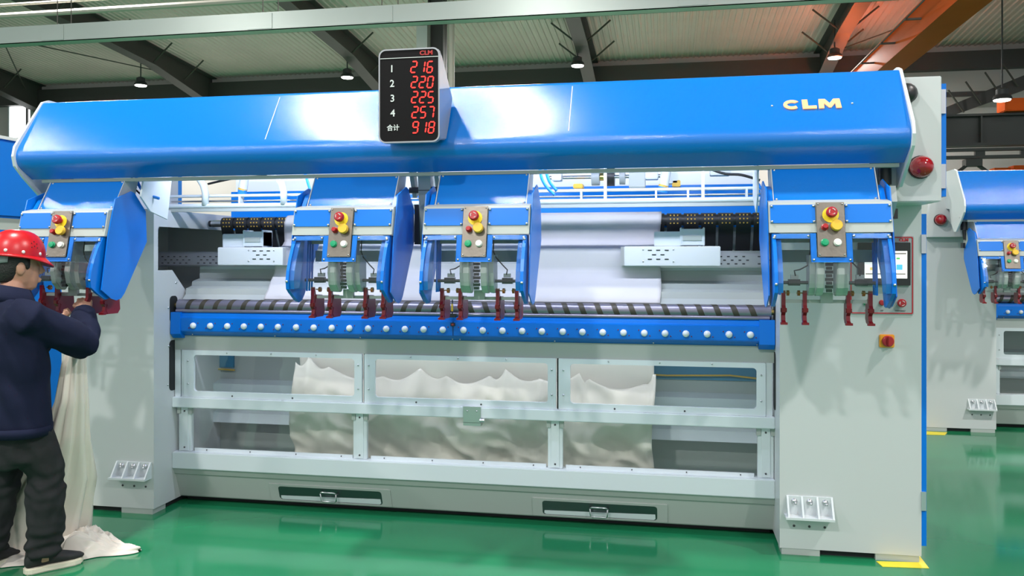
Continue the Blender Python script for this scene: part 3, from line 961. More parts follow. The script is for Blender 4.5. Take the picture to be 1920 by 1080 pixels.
for x0, x1 in ((IX0 + .006, IX0 + .045), (IX0 + .055, -3.118), (.563, .598)):
    MB().bx(x0, x1, .222, .262, .712, 1.02).build('end_post', 'light_paint', mach)
for x in (-3.118, -1.905, -.662, .562):
    p = MB().bx(x - .045, x + .045, .232, .262, .352, .645).build('lower_post', 'light_paint', mach, bevel=.003)
    MB().bx(x - .024, x + .024, .226, .233, .36, .64).build('post_cover', 'light_paint', p)
    bolts(p, [(x, .225, .38), (x, .225, .618)], .006, m='lamp_body')
    for s in (-1, 1):
        MB().bx(x + s * .04 - .012, x + s * .04 + .012, .224, .25, .60, .645).build('post_corner', 'grey_green', p)
for x0, x1 in ((-3.06, -1.96), (-1.84, -.72), (-.6, .50)):
    s = MB().bx(x0, x1, .25, .262, .352, .372).build('sill_strip', 'light_paint', mach)
    bolts(s, [(x0 + (x1 - x0) * t, .248, .362) for t in (.08, .36, .65, .93)], .004, m='lamp_body')
    MB().bx(x0 - .02, x1 + .02, .264, .268, .36, .645).build('lower_pane', 'acrylic', mach)
l = P(885, 785, .19)
lt = MB().bx(l.x - .055, l.x + .055, .188, .196, .618, .716).bx(l.x - .055, l.x + .055, .188, .24, .6, .62).build('latch_plate', 'steel', mach)
MB().cyl((l.x + .05, .185, .635), (l.x + .08, .185, .635), .012, 10).build('latch_knob', 'steel', lt, auto=40)
bolts(lt, [(l.x - .03, .187, .69), (l.x + .03, .187, .69)], .005)
# inside of the lower bay
BY = .80
inb = MB().bx(IX0, IX1, BY, BY + .02, .10, 1.25).build('bay_back', 'grey_green', mach)
MB().bx(IX0, IX1, .27, BY, .20, .22).build('bay_floor', 'grey_green', mach)
for za, zb_, yy_ in ((P(450, 745, BY).z, P(450, 716, BY).z, .70), (.45, .52, .70)):
    MB().px([(yy_, za), (yy_, zb_), (BY, zb_ + .02), (BY, za)], IX0, IX1).build('bay_ledge', 'light_paint', mach)
for ua, ub in ((380, 440), (1200, 1475)):
    xa, xb = P(ua, 690, BY).x, min(P(ub, 690, BY).x, IX1)
    MB().bx(xa, xb, BY - .015, BY - .001, P(410, 688, BY).z, 1.12).build('bay_belt', 'belt_blue', mach)
pts = [P(u, v, BY - .03) for u, v in ((378, 690), (440, 694))]
MB().tube(pts, .006, 6).build('yellow_cord', 'yellow_cord', mach)
pts = [P(u, v, BY - .05) for u, v in ((560, 690), (620, 684), (690, 680), (800, 683), (860, 688), (930, 683), (1000, 686), (1080, 697), (1160, 699), (1250, 704), (1370, 704), (1440, 712))]
MB().tube(pts, .006, 6).build('yellow_cord', 'yellow_cord', mach)

# light bar behind the header panel
bl = MB().bx(IX0 + .1, IX1 - .1, .252, .275, 1.085, 1.105).build('bay_light', 'led_strip', mach)
ld = bpy.data.lights.new('bay_led', 'AREA')
ld.shape = 'RECTANGLE'
ld.size = 3.5
ld.size_y = .02
ld.energy = 4.5
ld.color = (0.90, 0.93, 1.0)
lo = bpy.data.objects.new('bay_led', ld)
C.objects.link(lo)
lo.parent = bl
lo.location = (0, .0, -.014)
lo.rotation_euler = (math.radians(15), 0, 0)

# slanted base with two flat drawer plates, recess shade painted in as dark metal
base = MB().px([(.205, .246), (.225, .205), (.235, .20), (.290, .045), (.296, .038), (.60, .038), (.60, .246)], IX0, IX1).build('slanted_base', 'grey_green', mach)
MB().bx(IX0 + .01, IX1 - .01, .36, .9, .001, .036).build('painted_shadow_gap', 'dark_gap', base)  # near-black filler, the deep shadow below the base put in as colour
bd = Vector((0, .055, -.155)).normalized()
bn = Vector((0, -.155, -.055)).normalized()
for x0, x1 in ((-2.47, -1.77), (-.745, -.055)):
    o = Vector(((x0 + x1) / 2, .2687, .105))
    R = Matrix((Vector((1, 0, 0)), bd, -bn)).transposed().to_4x4()
    T = Matrix.Translation(o) @ R
    hw = (x1 - x0) / 2
    d = MB()
    n2 = rrect(-hw, hw, -.050, .050, .02)
    d.pz(n2, -.004, -.0015, T)
    dr = d.build('drawer_front', 'drawer_shade_metal', mach)
    MB().pz([(-hw + .012, .020), (hw - .012, .008), (hw - .010, .038), (hw - .02, .046), (-hw + .02, .046), (-hw + .010, .038)], -.0052, -.003, T).build('drawer_tray', 'light_paint', dr)
    ou, inn = rrect(-hw - .06, hw + .06, -.066, .060, .006), n2
    f = MB()
    n = len(ou)
    f.raw([(a, b, -.006) for a, b in ou] + [(a, b, -.006) for a, b in inn] + [(a, b, 0) for a, b in ou] + [(a, b, 0) for a, b in inn], [q for i in range(n) for q in ((i, (i + 1) % n, n + (i + 1) % n, n + i), (i, 2 * n + i, 2 * n + (i + 1) % n, (i + 1) % n), (n + i, n + (i + 1) % n, 3 * n + (i + 1) % n, 3 * n + i))], T)
    f.build('drawer_bezel', 'grey_green', dr)
    MB().tube([(-.055, -.012, -.003), (-.052, -.03, -.03), (-.04, -.04, -.034), (.04, -.04, -.034), (.052, -.03, -.03), (.055, -.012, -.003)], .005, 8, T).tube([(-.053, -.03, -.028), (-.05, .02, -.03), (-.04, .03, -.032), (.04, .03, -.032), (.05, .02, -.03), (.053, -.03, -.028)], .005, 8, T).build('drawer_handle', 'steel', dr, smooth=True)


# three-pocket brackets on the cabinets
def pocket_bracket(x0, x1, z0, z1, par):
    h = z1 - z0
    b = MB().bx(x0, x1, -.008, 0, z0, z1)
    b.bx(x0 - .012, x1, -.075, 0, z0 - .012, z0)
    for k in range(4):
        x = x0 + (x1 - x0) * k / 3
        x = min(max(x, x0 + .005), x1 - .005)
        b.px([(-.008, z1), (-.07, z0), (-.008, z0)], x - .005, x + .005)
    o = b.build('pocket_bracket', 'edge_white', par)
    n = [(x0 + (x1 - x0) * (k + .5) / 3, -.008, z0 + h * .72) for k in range(3)]
    bolts(o, n, .017)
    bolts(o, [(p[0] + .004, -.030, p[2] - .006) for p in n], .008)
    bolts(par, [(p[0], 0, z0 - .065) for p in n], .007, m='lamp_body', name='cable_hole')


pocket_bracket(-3.45, -3.205, .240, .330, cabL)
pocket_bracket(.645, .885, .225, .325, cabR)

# rotary switch, touch screen panel on the right cabinet
sw = MB().bx(1.122, 1.198, -.012, 0, 1.145, 1.215).build('main_switch', 'orange_switch', cabR, bevel=.004)
MB().lathe((1.163, -.012, 1.180), (0, -1, 0), [(.030, 0), (.030, .014), (.026, .018), (0, .018)], 18).build('switch_dial', 'red_button', sw, auto=45)
MB().bx(1.156, 1.170, -.046, -.028, 1.155, 1.205).build('switch_handle', 'red_button', sw, bevel=.004)
pn = MB().py(rrect(.972, 1.296, 1.322, 1.742, .008), -.005, 0).build('touch_panel', 'panel_grey', cabR)
MB().ring_y(rrect(.976, 1.292, 1.326, 1.738, .008), rrect(.982, 1.286, 1.332, 1.732, .006), -.0065, -.004).build('panel_border', 'panel_red', pn)
MB().py(rrect(1.012, 1.276, 1.478, 1.708, .006), -.018, -.004).build('screen_bezel', 'black_plastic', pn)
sc = MB().bx(1.045, 1.259, -.0195, -.017, 1.516, 1.662).build('touch_screen', 'screen_white', pn)
for (x0, x1, z0, z1, m) in ((1.05, 1.254, 1.645, 1.652, 'screen_bar'), (1.05, 1.25, 1.537, 1.543, 'screen_bar'), (1.205, 1.235, 1.562, 1.59, 'screen_cyan'), (1.205, 1.222, 1.618, 1.627, 'screen_green'), (1.075, 1.09, 1.612, 1.62, 'screen_green'), (1.072, 1.088, 1.56, 1.575, 'screen_yellow'), (1.12, 1.15, 1.60, 1.612, 'screen_cyan')):
    MB().bx(x0, x1, -.0205, -.0195, z0, z1).build('screen_mark', m, sc)
text_mesh('panel_brand', 'CLM', .020, 'panel_red', pn, (1.245, -.0065, 1.721), UPRIGHT, bold=.0012, sx=1.2)
text_mesh('panel_text', 'EMERGENCY', .009, 'print_dark', pn, (1.229, -.0065, 1.343), UPRIGHT)
text_mesh('panel_text', 'OFF', .009, 'print_dark', pn, (1.135, -.0065, 1.343), UPRIGHT)
text_mesh('panel_text', 'ON', .009, 'print_dark', pn, (1.055, -.0065, 1.343), UPRIGHT)
MB().lathe((1.229, -.005, 1.385), (0, -1, 0), [(.012, 0), (.012, .012), (.022, .018), (.022, .032), (.018, .036), (0, .036)], 18).build('stop_button', 'red_button', pn, auto=45)
for k in range(3):
    a0 = math.radians(20 + 120 * k)
    q = [(math.cos(a0 + t) * .014, math.sin(a0 + t) * .014) for t in (0, .4, .8, 1.2)] + [(math.cos(a0 + t) * .011, math.sin(a0 + t) * .011) for t in (1.2, .8, .4, 0)]
    MB().py([(1.229 + x, 1.385 + z) for x, z in q], -.0418, -.041).build('turn_arrow', 'display_print', pn)
for x, m in ((1.055, 'green_button'), (1.135, 'red_button')):
    MB().lathe((x, -.005, 1.385), (0, -1, 0), [(.015, 0), (.015, .005), (.012, .007), (.012, .014), (0, .015)], 16).build('panel_button', m, pn, auto=45)

# ------------------------------------------------------------------ upper bay: guides, carriages, belts, bars
gp = MB().shell_x([(.29, 1.335), (.33, 1.375), (.335, 1.41), (.40, 1.425), (.405, 1.455), (.50, 1.475), (.505, 1.545)], .012, IX0 + .02, IX1 - .02).build('stepped_guide', 'grey_green', mach)
MB().bx(IX0 + .02, IX1 - .02, .50, .56, 1.545, 1.565).build('guide_edge', 'light_paint', gp)
MB().bx(-3.6, XR0 + .4, .46, .50, 1.565, 1.668).build('linear_beam', 'alu', mach)
for x0, x1 in ((-3.45, -2.9), (.25, .80)):
    lr = MB().bx(x0, x1, .445, .46, 1.575, 1.645).build('linear_rail', 'alu', mach)
    n = int((x1 - x0) / .045)
    h = MB()
    for k in range(n):
        for r in range(3):
            xx = x0 + .02 + k * .045 + (.0225 if r == 1 else 0)
            if (k % 6) == 5:
                continue
            h.bx(xx, xx + .016, .4435, .4452, 1.585 + r * .022, 1.593 + r * .022)
    h.build('rail_pattern', 'print_dark', lr)


def carriage(x0, x1, s, mx):
    c = MB().bx(x0, x1, .335, .43, 1.575, 1.695).build('spread_carriage', 'carriage_white', mach, bevel=.004)
    xm_ = (x0 + x1) / 2 + s * .08
    hs = MB()
    for r, xs_ in ((0, (-.05, 0, .05)), (1, (-.025, .025)), (2, (-.05, 0, .05))):
        for q in xs_:
            hs.bx(xm_ + q - .012, xm_ + q + .012,   .333, .336, 1.668 - r * .027, 1.674 - r * .027)
    hs.build('vent_slots', 'dark_gap', c)
    bolts(c, [(xm_ + a, .334, z) for a in (-.09, .09) for z in (1.675, 1.603)], .005)
    MB().bx(*sorted((x1 if s > 0 else x0, (x1 + .02) if s > 0 else (x0 - .02))), .335, .43, 1.578, 1.692).build('carriage_cap', 'alu', c)
    m = MB().bx(mx, mx + .16, .37, .48, 1.695, 1.785).bx(mx + .16, mx + .30, .36, .49, 1.70, 1.80).bx(mx + .155, mx + .165, .355, .495, 1.696, 1.81).bx(mx + .29, mx + .30, .355, .495, 1.696, 1.81).build('gear_motor', 'light_paint', c, bevel=.004)
    MB().bx(mx + .17, mx + .28, .355, .362, 1.73, 1.76).build('motor_plate', 'grey_green', m)
    return c


carriage(-2.945, -2.475, 1, -2.93)
carriage(-.255, .315, -1, -.075)
# black belt roller and belts
BRY, BRZ = .62, 1.865
br = MB().cyl((-3.17, BRY, BRZ), (-3.05, BRY, BRZ), .022, 14).cyl((-3.05, BRY, BRZ), (IX1, BRY, BRZ), .036, 18).build('belt_roller', 'black_plastic', mach, auto=40)
MB().cyl((-3.15, BRY, BRZ), (-3.06, BRY, BRZ), .024, 14).build('roller_sleeve', 'steel', br, auto=40)
bpth = [(1.0, 1.90), (.64, 1.903)] + [(BRY + .04 * math.cos(math.radians(a)), BRZ + .04 * math.sin(math.radians(a))) for a in (90, 125, 160, 195, 220)] + [(.62, 1.76), (.66, 1.68), (.70, 1.62)]
first = None
for x in [-3.02 + .104 * k for k in range(5)] + [-.06 + .106 * k for k in range(7)]:
    if first is None:
        first = MB().shell_x(bpth[::-1], .003, x - .045, x + .045).build('conveyor_belt', 'black_rubber', mach, auto=40)
        dots = MB()
        for q in (-.022, 0, .022):
            for k, a in enumerate((140, 175, 210)):
                y, z = BRY + .044 * math.cos(math.radians(a)), BRZ + .044 * math.sin(math.radians(a))
                dots.bx(x + q - .004, x + q + .004, y - .002, y + .002, z - .004, z + .004)
        dd = dots.build('belt_marks', 'yellow_cord', first)
        fx = x
    else:
        copy_tree(first, mach, (x - fx, 0, 0))
# white bars and posts over the belts
for z, y, r, m in ((1.962, .20, .016, 'light_paint'), (2.030, .24, .010, 'light_paint'), (1.998, .27, .006, 'steel')):
    MB().cyl((IX0 - .05, y, z), (IX1, y, z), r, 10).build('cross_bar', m, mach, auto=40)
MB().bx(IX0 - .05, IX1, .185, .215, 1.925, 1.945).build('cross_beam', 'grey_green', mach)
MB().bx(IX0, IX1, .95, .97, 1.83, 2.115).build('blue_back_panel', 'blue_smooth', mach)
MB().bx(IX0, IX1, 1.02, 1.04, 1.25, 2.54).build('upper_back', 'light_paint', mach)
for u, h in ((385, 1), (532, 1)):
    x = P(u, 385, .2).x
    MB().tube([(x - .09, .2, 2.20), (x - .05, .2, 2.15), (x - .015, .2, 2.10), (x, .2, 2.05), (x, .2, 1.965)], .022, 10).build('curved_hook', 'light_paint', mach, smooth=True)
for u in (1135, 1318):
    x = P(u, 350, .2).x
    MB().bx(x - .009, x + .009, .19, .21, 1.96, 2.25).build('bar_post', 'light_paint', mach)
for u in (450, 572, 680, 1090, 1230, 1290, 1400):
    x = P(u, 370, .24).x
    MB().bx(x - .006, x + .006, .23, .28, 1.962, 2.03).build('bar_clip', 'light_paint', mach)
# drive shaft with couplings, valve blocks, hoses
p = P(1115, 332, .55)
ds = MB().cyl((p.x - .3, .55, p.z), (p.x + .45, .55, p.z), .012, 10).build('drive_shaft', 'steel', mach, auto=40)
for u, r, l_, m in ((1117, .055, .05, 'panel_grey'), (1145, .06, .05, 'black_plastic'), (1167, .052, .035, 'panel_grey'), (1131, .025, .04, 'brass')):
    q = P(u, 332, .55)
    MB().cyl((q.x - l_ / 2, .55, p.z), (q.x + l_ / 2, .55, p.z), r, 18).build('shaft_coupling', m, ds, auto=40)
for u, v, wd, h, m in ((1045, 325, .06, .10, 'light_paint'), (1195, 338, .10, .10, 'grey_green'), (1222, 325, .08, .08, 'light_paint'), (1260, 330, .07, .10, 'light_paint'), (1268, 345, .05, .04, 'yellow_button'), (1085, 350, .06, .03, 'yellow_button'), (1350, 322, .12, .05, 'light_paint')):
    q = P(u, v, .5)
    MB().bx(q.x - wd / 2, q.x + wd / 2, .45, .55, q.z - h / 2, q.z + h / 2).build('valve_block', m, mach, bevel=.004)
for u, v, s in ((455, 345, 1), (1244, 338, -1)):
    q = P(u, v, .35)
    g = MB().cyl((q.x, .35, q.z - .04), (q.x + .02, .35, q.z + .08), .03, 12).build('air_gun', 'light_paint', mach, auto=40)
    MB().cyl((q.x - .005, .35, q.z - .075), (q.x, .35, q.z - .035), .03, 12).build('nozzle_tip', 'hose_blue', g, auto=40)
    MB().cyl((q.x - .002, .35, q.z - .043), (q.x + .002, .35, q.z - .03), .0305, 12).build('nozzle_ring', 'yellow_cord', g, auto=40)


def hose(pts, m='hose_blue', r=.009, Y=0.0):
    pp = [P(u, v, Y) for u, v in pts]
    sm = []
    for i in range(len(pp) - 1):
        a, b_, c_, d_ = pp[max(i - 1, 0)], pp[i], pp[i + 1], pp[min(i + 2, len(pp) - 1)]
        for k in range(5):
            t = k / 5
            sm.append(.5 * ((2 * b_) + (-a + c_) * t + (2 * a - 5 * b_ + 4 * c_ - d_) * t * t + (-a + 3 * b_ - 3 * c_ + d_) * t ** 3))
    sm.append(pp[-1])
    return MB().tube(sm, r, 8).build('air_hose', m, mach, smooth=True)


hose([(1012, 315), (1016, 335), (1026, 352), (1040, 366)])
hose([(1022, 315), (1030, 340), (1044, 358)])
hose([(1422, 312), (1418, 335), (1426, 352), (1440, 356)])
hose([(572, 325), (578, 345), (582, 362), (574, 378)])
hose([(255, 330), (262, 350), (275, 364), (298, 372)], Y=-.3)
hose([(247, 332), (252, 352), (268, 368)], 'black_plastic', .006, Y=-.3)
hose([(1335, 318), (1360, 326), (1390, 328), (1425, 338)], 'black_plastic', .008, Y=.3)
hose([(390, 345), (420, 338), (450, 333), (500, 330)], 'black_plastic', .008, Y=.5)
# white inner plate beside the first station
MB().px([(-.36, 2.2), (-.42, 1.98), (-.33, 1.90), (-.16, 1.86), (-.10, 2.2)], -3.00, -2.99).build('hanger_plate', 'light_paint', mach)
MB().px([(-.36, 2.2), (-.38, 1.95), (-.30, 1.86), (-.15, 1.95), (-.18, 2.2)], .452, .46).build('hanger_plate', 'light_paint', mach)

# ------------------------------------------------------------------ second machine behind at right: a smaller one of the same kind
keep_names = ('side_cabinet', 'upper_box', 'hood', 'cheek_plate', 'operator_station', 'front_beam', 'spiral_roller', 'middle_rail', 'lower_rail', 'header_panel', 'slanted_base', 'cross_bar', 'stepped_guide', 'bay_back', 'white_knob', 'window_frame', 'lower_post', 'end_post', 'air_cylinder', 'bay_ledge', 'upper_back', 'blue_back_panel', 'lower_pane', 'bay_floor', 'linear_beam', 'cross_beam')


def kp(ch):
    if ch.parent != mach:
        return ch.type == 'MESH'
    n = ch.name.split('.')[0]
    if n not in keep_names:
        return False
    wx_ = WLOC[ch.name].x
    long_ = ch.dimensions.x > 2.5
    return long_ or wx_ < -2.4


K2 = 0.94
bpy.context.view_layer.update()
m2 = copy_tree(mach, None, keep=kp)
m2.location = (3.0 + K2 * (M0.x + 3.19), 3.63 + K2 * M0.y, 0)
m2.scale = (K2, K2, K2)
tag(m2, 'second blue and white laundry feeder standing behind at the right edge', 'machine')
for ch in m2.children:
    if ch.name.startswith('operator_station'):
        ch['label'] = 'operator station of the background feeder'

# blue casing of a further machine at the left edge
lm = empty('blue_ironer', (-5.6, 2.0, 0))
MB().bx(-6.2, -5.0, .60, 3.2, 1.93, 2.535).build('ironer_casing', 'blue_smooth', lm, bevel=.02)
MB().bx(-6.2, -5.0, .60, 3.2, 2.5355, 2.56).build('casing_edge', 'edge_white', lm)
MB().bx(-6.15, -5.02, .65, 3.15, 1.84, 1.93).build('casing_rail', 'grey_green', lm)
MB().bx(-6.15, -5.02, .66, 3.14, .04, 1.838).build('casing_body', 'blue_smooth', lm)
MB().bx(-6.1, -5.06, .7, 3.1, 0, .04).build('casing_foot', 'dark_gap', lm)
for k in range(3):
    MB().bx(-5.021, -5.012, .75 + k * .8, 1.45 + k * .8, .2, 1.75).build('casing_door', 'blue_smooth', lm, bevel=.003)
    MB().bx(-5.013, -4.998, 1.38 + k * .8, 1.40 + k * .8, .95, 1.10).build('door_handle', 'steel', lm)
tag(lm, 'dark blue machine casing behind the worker at the left edge', 'machine')

# ------------------------------------------------------------------ linen
def sheet_upper():
    b = MB()
    prof = [(.95, 1.915), (.66, 1.917), (.615, 1.912), (.585, 1.895), (.57, 1.865), (.58, 1.80), (.60, 1.735), (.57, 1.705), (.50, 1.69), (.448, 1.682), (.442, 1.66), (.442, 1.60), (.440, 1.55), (.42, 1.515), (.37, 1.465), (.335, 1.42), (.295, 1.375), (.285, 1.35)]
    pr = []
    for i in range(len(prof) - 1):
        for k in range(3):
            t = k / 3
            pr.append((prof[i][0] * (1 - t) + prof[i + 1][0] * t, prof[i][1] * (1 - t) + prof[i + 1][1] * t))
    pr.append(prof[-1])
    nx = 130
    x0, x1 = -2.585, -.04
    vs = []
    for i in range(nx + 1):
        for j, (y, z) in enumerate(pr):
            x = x0 + (x1 - x0) * i / nx
            n_ = noise.noise((x * 2.2 + z * 3, z * 6, 1.3)) * .010 + noise.noise((x * 9 + z * 8, z * 3, 5)) * .004
            vs.append((x + (.008 * math.sin(z * 14) if i in (0, nx) else 0), y - .004 - abs(n_) if j > 6 else y - .006, z + .004))
    m = len(pr)
    b.raw(vs, [(i * m + j, i * m + j + 1, (i + 1) * m + j + 1, (i + 1) * m + j) for i in range(nx) for j in range(m - 1)])
    return b.build('linen_sheet', 'linen_white', smooth=True)


def fix_thin(o, th=0.002):
    md = o.modifiers.new('thickness', 'SOLIDIFY')
    md.thickness = th
    return o


tag(fix_thin(sheet_upper()), 'wide white sheet spread over the black belts behind the stations', 'linen')


def swag(x, k):
    """top edge of the front fold: peaks joined by sagging curves"""
    pk = [(-2.35, .93), (-2.25, .975), (-2.13, .90), (-1.75, .845), (-1.50, .905), (-1.32, .86), (-1.03, .87), (-.93, .915), (-.70, .865), (-.45, .905), (-.40, .87), (-.05, .84), (.02, .96)]
    for (xa, za), (xb, zb_) in zip(pk, pk[1:]):
        if xa <= x <= xb:
            t = (x - xa) / (xb - xa)
            return za * (1 - t) + zb_ * t - .045 * math.sin(math.pi * t)
    return .9


def sheet_lower():
    b = MB()
    x0, x1 = P(553, 760, .45).x, P(1226, 760, .45).x
    nx, nz = 150, 34
    pk0, pk1 = -2.35, .02
    vs = []
    for i in range(nx + 1):
        s = i / nx
        top = swag(pk0 + (pk1 - pk0) * s, 0)
        for j in range(nz + 1):
            t = j / nz
            z = top * (1 - t) + .30 * t
            x = x0 + (x1 - x0) * s
            f1 = noise.noise((x * 3.6, z * 2.6 + x * .8, 2.0)) * .075
            f2 = (1 - abs(noise.noise((x * 5 + z * 6, z * 4 - x * 2, 7.0))) * 2.2) * .032 + noise.noise((x * 14 - z * 9, z * 7 + x * 3, 4.0)) * .012
            bel = .07 * math.sin(math.pi * min(1, t * 1.1))
            x += .02 * math.sin(z * 9) * .6
            vs.append((x, .47 - bel - f1 - f2 * (0.4 + t), z))
    b.raw(vs, [(i * (nz + 1) + j, i * (nz + 1) + j + 1, (i + 1) * (nz + 1) + j + 1, (i + 1) * (nz + 1) + j) for i in range(nx) for j in range(nz)])
    vs = []
    n2 = 14
    for i in range(nx + 1):                                   # back layer rising to the roller
        s = i / nx
        for j in range(n2 + 1):
            t = j / n2
            z = .60 * (1 - t) + 1.22 * t
            x = x0 + (x1 - x0) * s
            vs.append((x, .58 - .12 * t + noise.noise((x * 2.5, z * .6, 9)) * .02, z))
    b.raw(vs, [(i * (n2 + 1) + j, i * (n2 + 1) + j + 1, (i + 1) * (n2 + 1) + j + 1, (i + 1) * (n2 + 1) + j) for i in range(nx) for j in range(n2)])
    return b.build('linen_sheet', 'linen_cream', smooth=True)


tag(fix_thin(sheet_lower()), 'crumpled cream sheet hanging in folds behind the lower windows', 'linen')


def hand_cloth():
    b = MB()
    # hanging part: gathered curtain widening to the floor
    lv = [((-3.195, -.625, 1.33), .012, .010), ((-3.19, -.66, 1.22), .035, .02), ((-3.185, -.72, 1.05), .055, .03), ((-3.19, -.735, .85), .075, .04), ((-3.235, -.735, .62), .115, .045), ((-3.325, -.73, .40), .20, .05), ((-3.40, -.72, .22), .23, .07), ((-3.44, -.71, .08), .24, .10), ((-3.46, -.71, .012), .26, .12)]
    n = 60
    rings = []
    for q in range(len(lv) - 1):
        for k in range(5):
            t = k / 5
            c = Vector(lv[q][0]).lerp(Vector(lv[q + 1][0]), t)
            rings.append((c, lv[q][1] * (1 - t) + lv[q + 1][1] * t, lv[q][2] * (1 - t) + lv[q + 1][2] * t))
    rings.append((Vector(lv[-1][0]), lv[-1][1], lv[-1][2]))
    vs = []
    for c, a, d in rings:
        for k in range(n):
            t = 2 * math.pi * k / n
            f = 1 + .16 * math.sin(t * 9 + c.z * 2) + .08 * math.sin(t * 17 + c.z * 5)
            vs.append((c.x + (a * math.cos(t)) * f * .79 - d * math.sin(t) * .5 * f, c.y + a * math.cos(t) * f * .55 + d * math.sin(t) * f, c.z))
    m = len(rings)
    b.raw(vs, [(i * n + k, i * n + (k + 1) % n, (i + 1) * n + (k + 1) % n, (i + 1) * n + k) for i in range(m - 1) for k in range(n)])
    # heap on the floor
    nx, ny = 150, 70
    pa, pb = Vector((-3.72, -.70, 0)), Vector((-2.86, -.665, 0))
    vs = []
    for i in range(nx + 1):
        s = i / nx
        w_ = .20 * (math.sin(math.pi * min(1, s * 1.35 + .05)) ** .6 if s < .62 else max(.0, (1 - s) / .38) ** .7 * .78) + .012
        hh = (.135 if s < .62 else .135 * max(0, (1 - s) / .38) ** .9) * (.62 + .38 * math.sin(s * 11 + .2))
        hh = max(hh, .03)
        for j in range(ny + 1):
            t = j / ny * 2 - 1
            p = pa.lerp(pb, s)
            x = p.x + .02 * noise.noise((s * 9, t * 3, 1))
            y = p.y + t * w_ * (1 + .25 * noise.noise((s * 7, t, 4))) - .05 * math.sin(s * 5)
            prof = max(0, 1 - t * t) ** .6
            n1 = noise.noise((s * 5 + t * 1.4 + .6 * noise.noise((s * 6, t * 2, 2)), t * 1.6 + s * 3, 3.1))
            n2 = noise.noise((s * 13 - t * 2.4, t * 3.2 + s * 6, 8.4))
            n3 = noise.noise((s * 26 + t * 4, t * 5 - s * 9, 5.5))
            ridge = .42 + .55 * (1 - 2.4 * abs(n1)) + .20 * (1 - 2.4 * abs(n2)) + .05 * (1 - 2 * abs(n3))
            ridge = max(ridge, .12)
            vs.append((x, y, .004 + hh * prof * ridge))
    b.raw(vs, [(i * (ny + 1) + j, (i + 1) * (ny + 1) + j, (i + 1) * (ny + 1) + j + 1, i * (ny + 1) + j + 1) for i in range(nx) for j in range(ny)])
    return b.build('linen_cloth', 'linen_cream', smooth=True)


tag(hand_cloth(), "long cream cloth hanging from the worker's hand into a heap on the floor", 'linen')


# ------------------------------------------------------------------ the worker
def remeshed(mb, name, m, parent, voxel, smooth_it=6, disp=None):
    o = mb.build(name, m, None)
    md = o.modifiers.new('r', 'REMESH')
    md.mode = 'VOXEL'
    md.voxel_size = voxel
    ms = o.modifiers.new('s', 'SMOOTH')
    ms.iterations = smooth_it
    ms.factor = 0.5
    dg = bpy.context.evaluated_depsgraph_get()
    me = bpy.data.meshes.new_from_object(o.evaluated_get(dg))
    o.modifiers.clear()
    o.data = me
    if disp:
        nrm = [v.normal.copy() for v in me.vertices]
        for v, q in zip(me.vertices, nrm):
            v.co += q * disp(v.co + WLOC[o.name])
    me.shade_smooth()
    me.materials.clear()
    me.materials.append(MATS[m])
    if parent:
        o.parent = parent
        o.location = o.location - WLOC[parent.name]
    return o


FA = math.radians(-28)                       # facing turn from +Y, clockwise
fwd = Vector((math.sin(-FA), math.cos(FA), 0))
rgt = Vector((fwd.y, -fwd.x, 0))
UP = Vector((0, 0, 1))
PB = Vector((-3.30, -1.02, 0))


def W(r, f, z):
    return PB + rgt * r + fwd * f + UP * z


HC = W(-0.035, 0.03, 1.585)                   # head centre
HA = math.radians(-34)
hf = Vector((math.sin(-HA), math.cos(HA), 0))
hr = Vector((hf.y, -hf.x, 0))


def Hd(r, f, z):
    return HC + hr * r + hf * f + UP * z


HAND = Vector((-3.205, -.615, 1.355))
ELB = Vector((-3.035, -.83, 1.165))
SHR = W(.185, -.01, 1.335)
LHAND = Vector((-3.32, -.66, 1.27))
LELB = W(-.27, .16, 1.08)
SHL = W(-.185, -.01, 1.345)
HIPR, HIPL = W(.10, 0, .78), W(-.10, 0, .78)
KNR, ANR = Vector((-3.155, -.965, .47)), Vector((-3.185, -.95, .10))
KNL, ANL = Vector((-3.435, -.96, .47)), Vector((-3.475, -.98, .10))

body = MB()
# head and face
body.loft([(Hd(0, -.005, z), hr * a, hf * b) for z, a, b in ((-.115, .040, .050), (-.085, .056, .075), (-.05, .066, .088), (0, .073, .098), (.05, .075, .100), (.09, .066, .09), (.125, .04, .058), (.135, .01, .02))], 20)
body.loft([(Hd(0, f, z), hr * a, hf * b) for f, z, a, b in ((.035, -.135, .018, .025), (.045, -.115, .036, .042), (.05, -.08, .045, .045), (.055, -.04, .048, .045), (.06, 0, .05, .04))], 16)
body.loft([(Hd(0, f, z), hr * a, hf * b) for f, z, a, b in ((.098, .02, .008, .010), (.108, -.01, .010, .014), (.116, -.03, .016, .016), (.104, -.045, .010, .010))], 10)      # nose
body.ball(Hd(0, .098, -.072), (.020, .012, .007), 10).ball(Hd(0, .095, -.084), (.018, .012, .007), 10)                       # lips
body.ball(Hd(0, .085, .035), (.052, .022, .012), 10)                                                                          # brow
for s in (-1, 1):
    Me = Matrix.Translation(Hd(s * .075, -.005, -.015)) @ Matrix.Rotation(HA, 4, 'Z')
    body.ball((0, 0, 0), (.010, .022, .034), 12, Me)                                                                          # ears
body.tube([Hd(0, -.02, -.08), W(-.02, -.005, 1.45), W(0, -.02, 1.36)], [.055, .058, .075], 16)
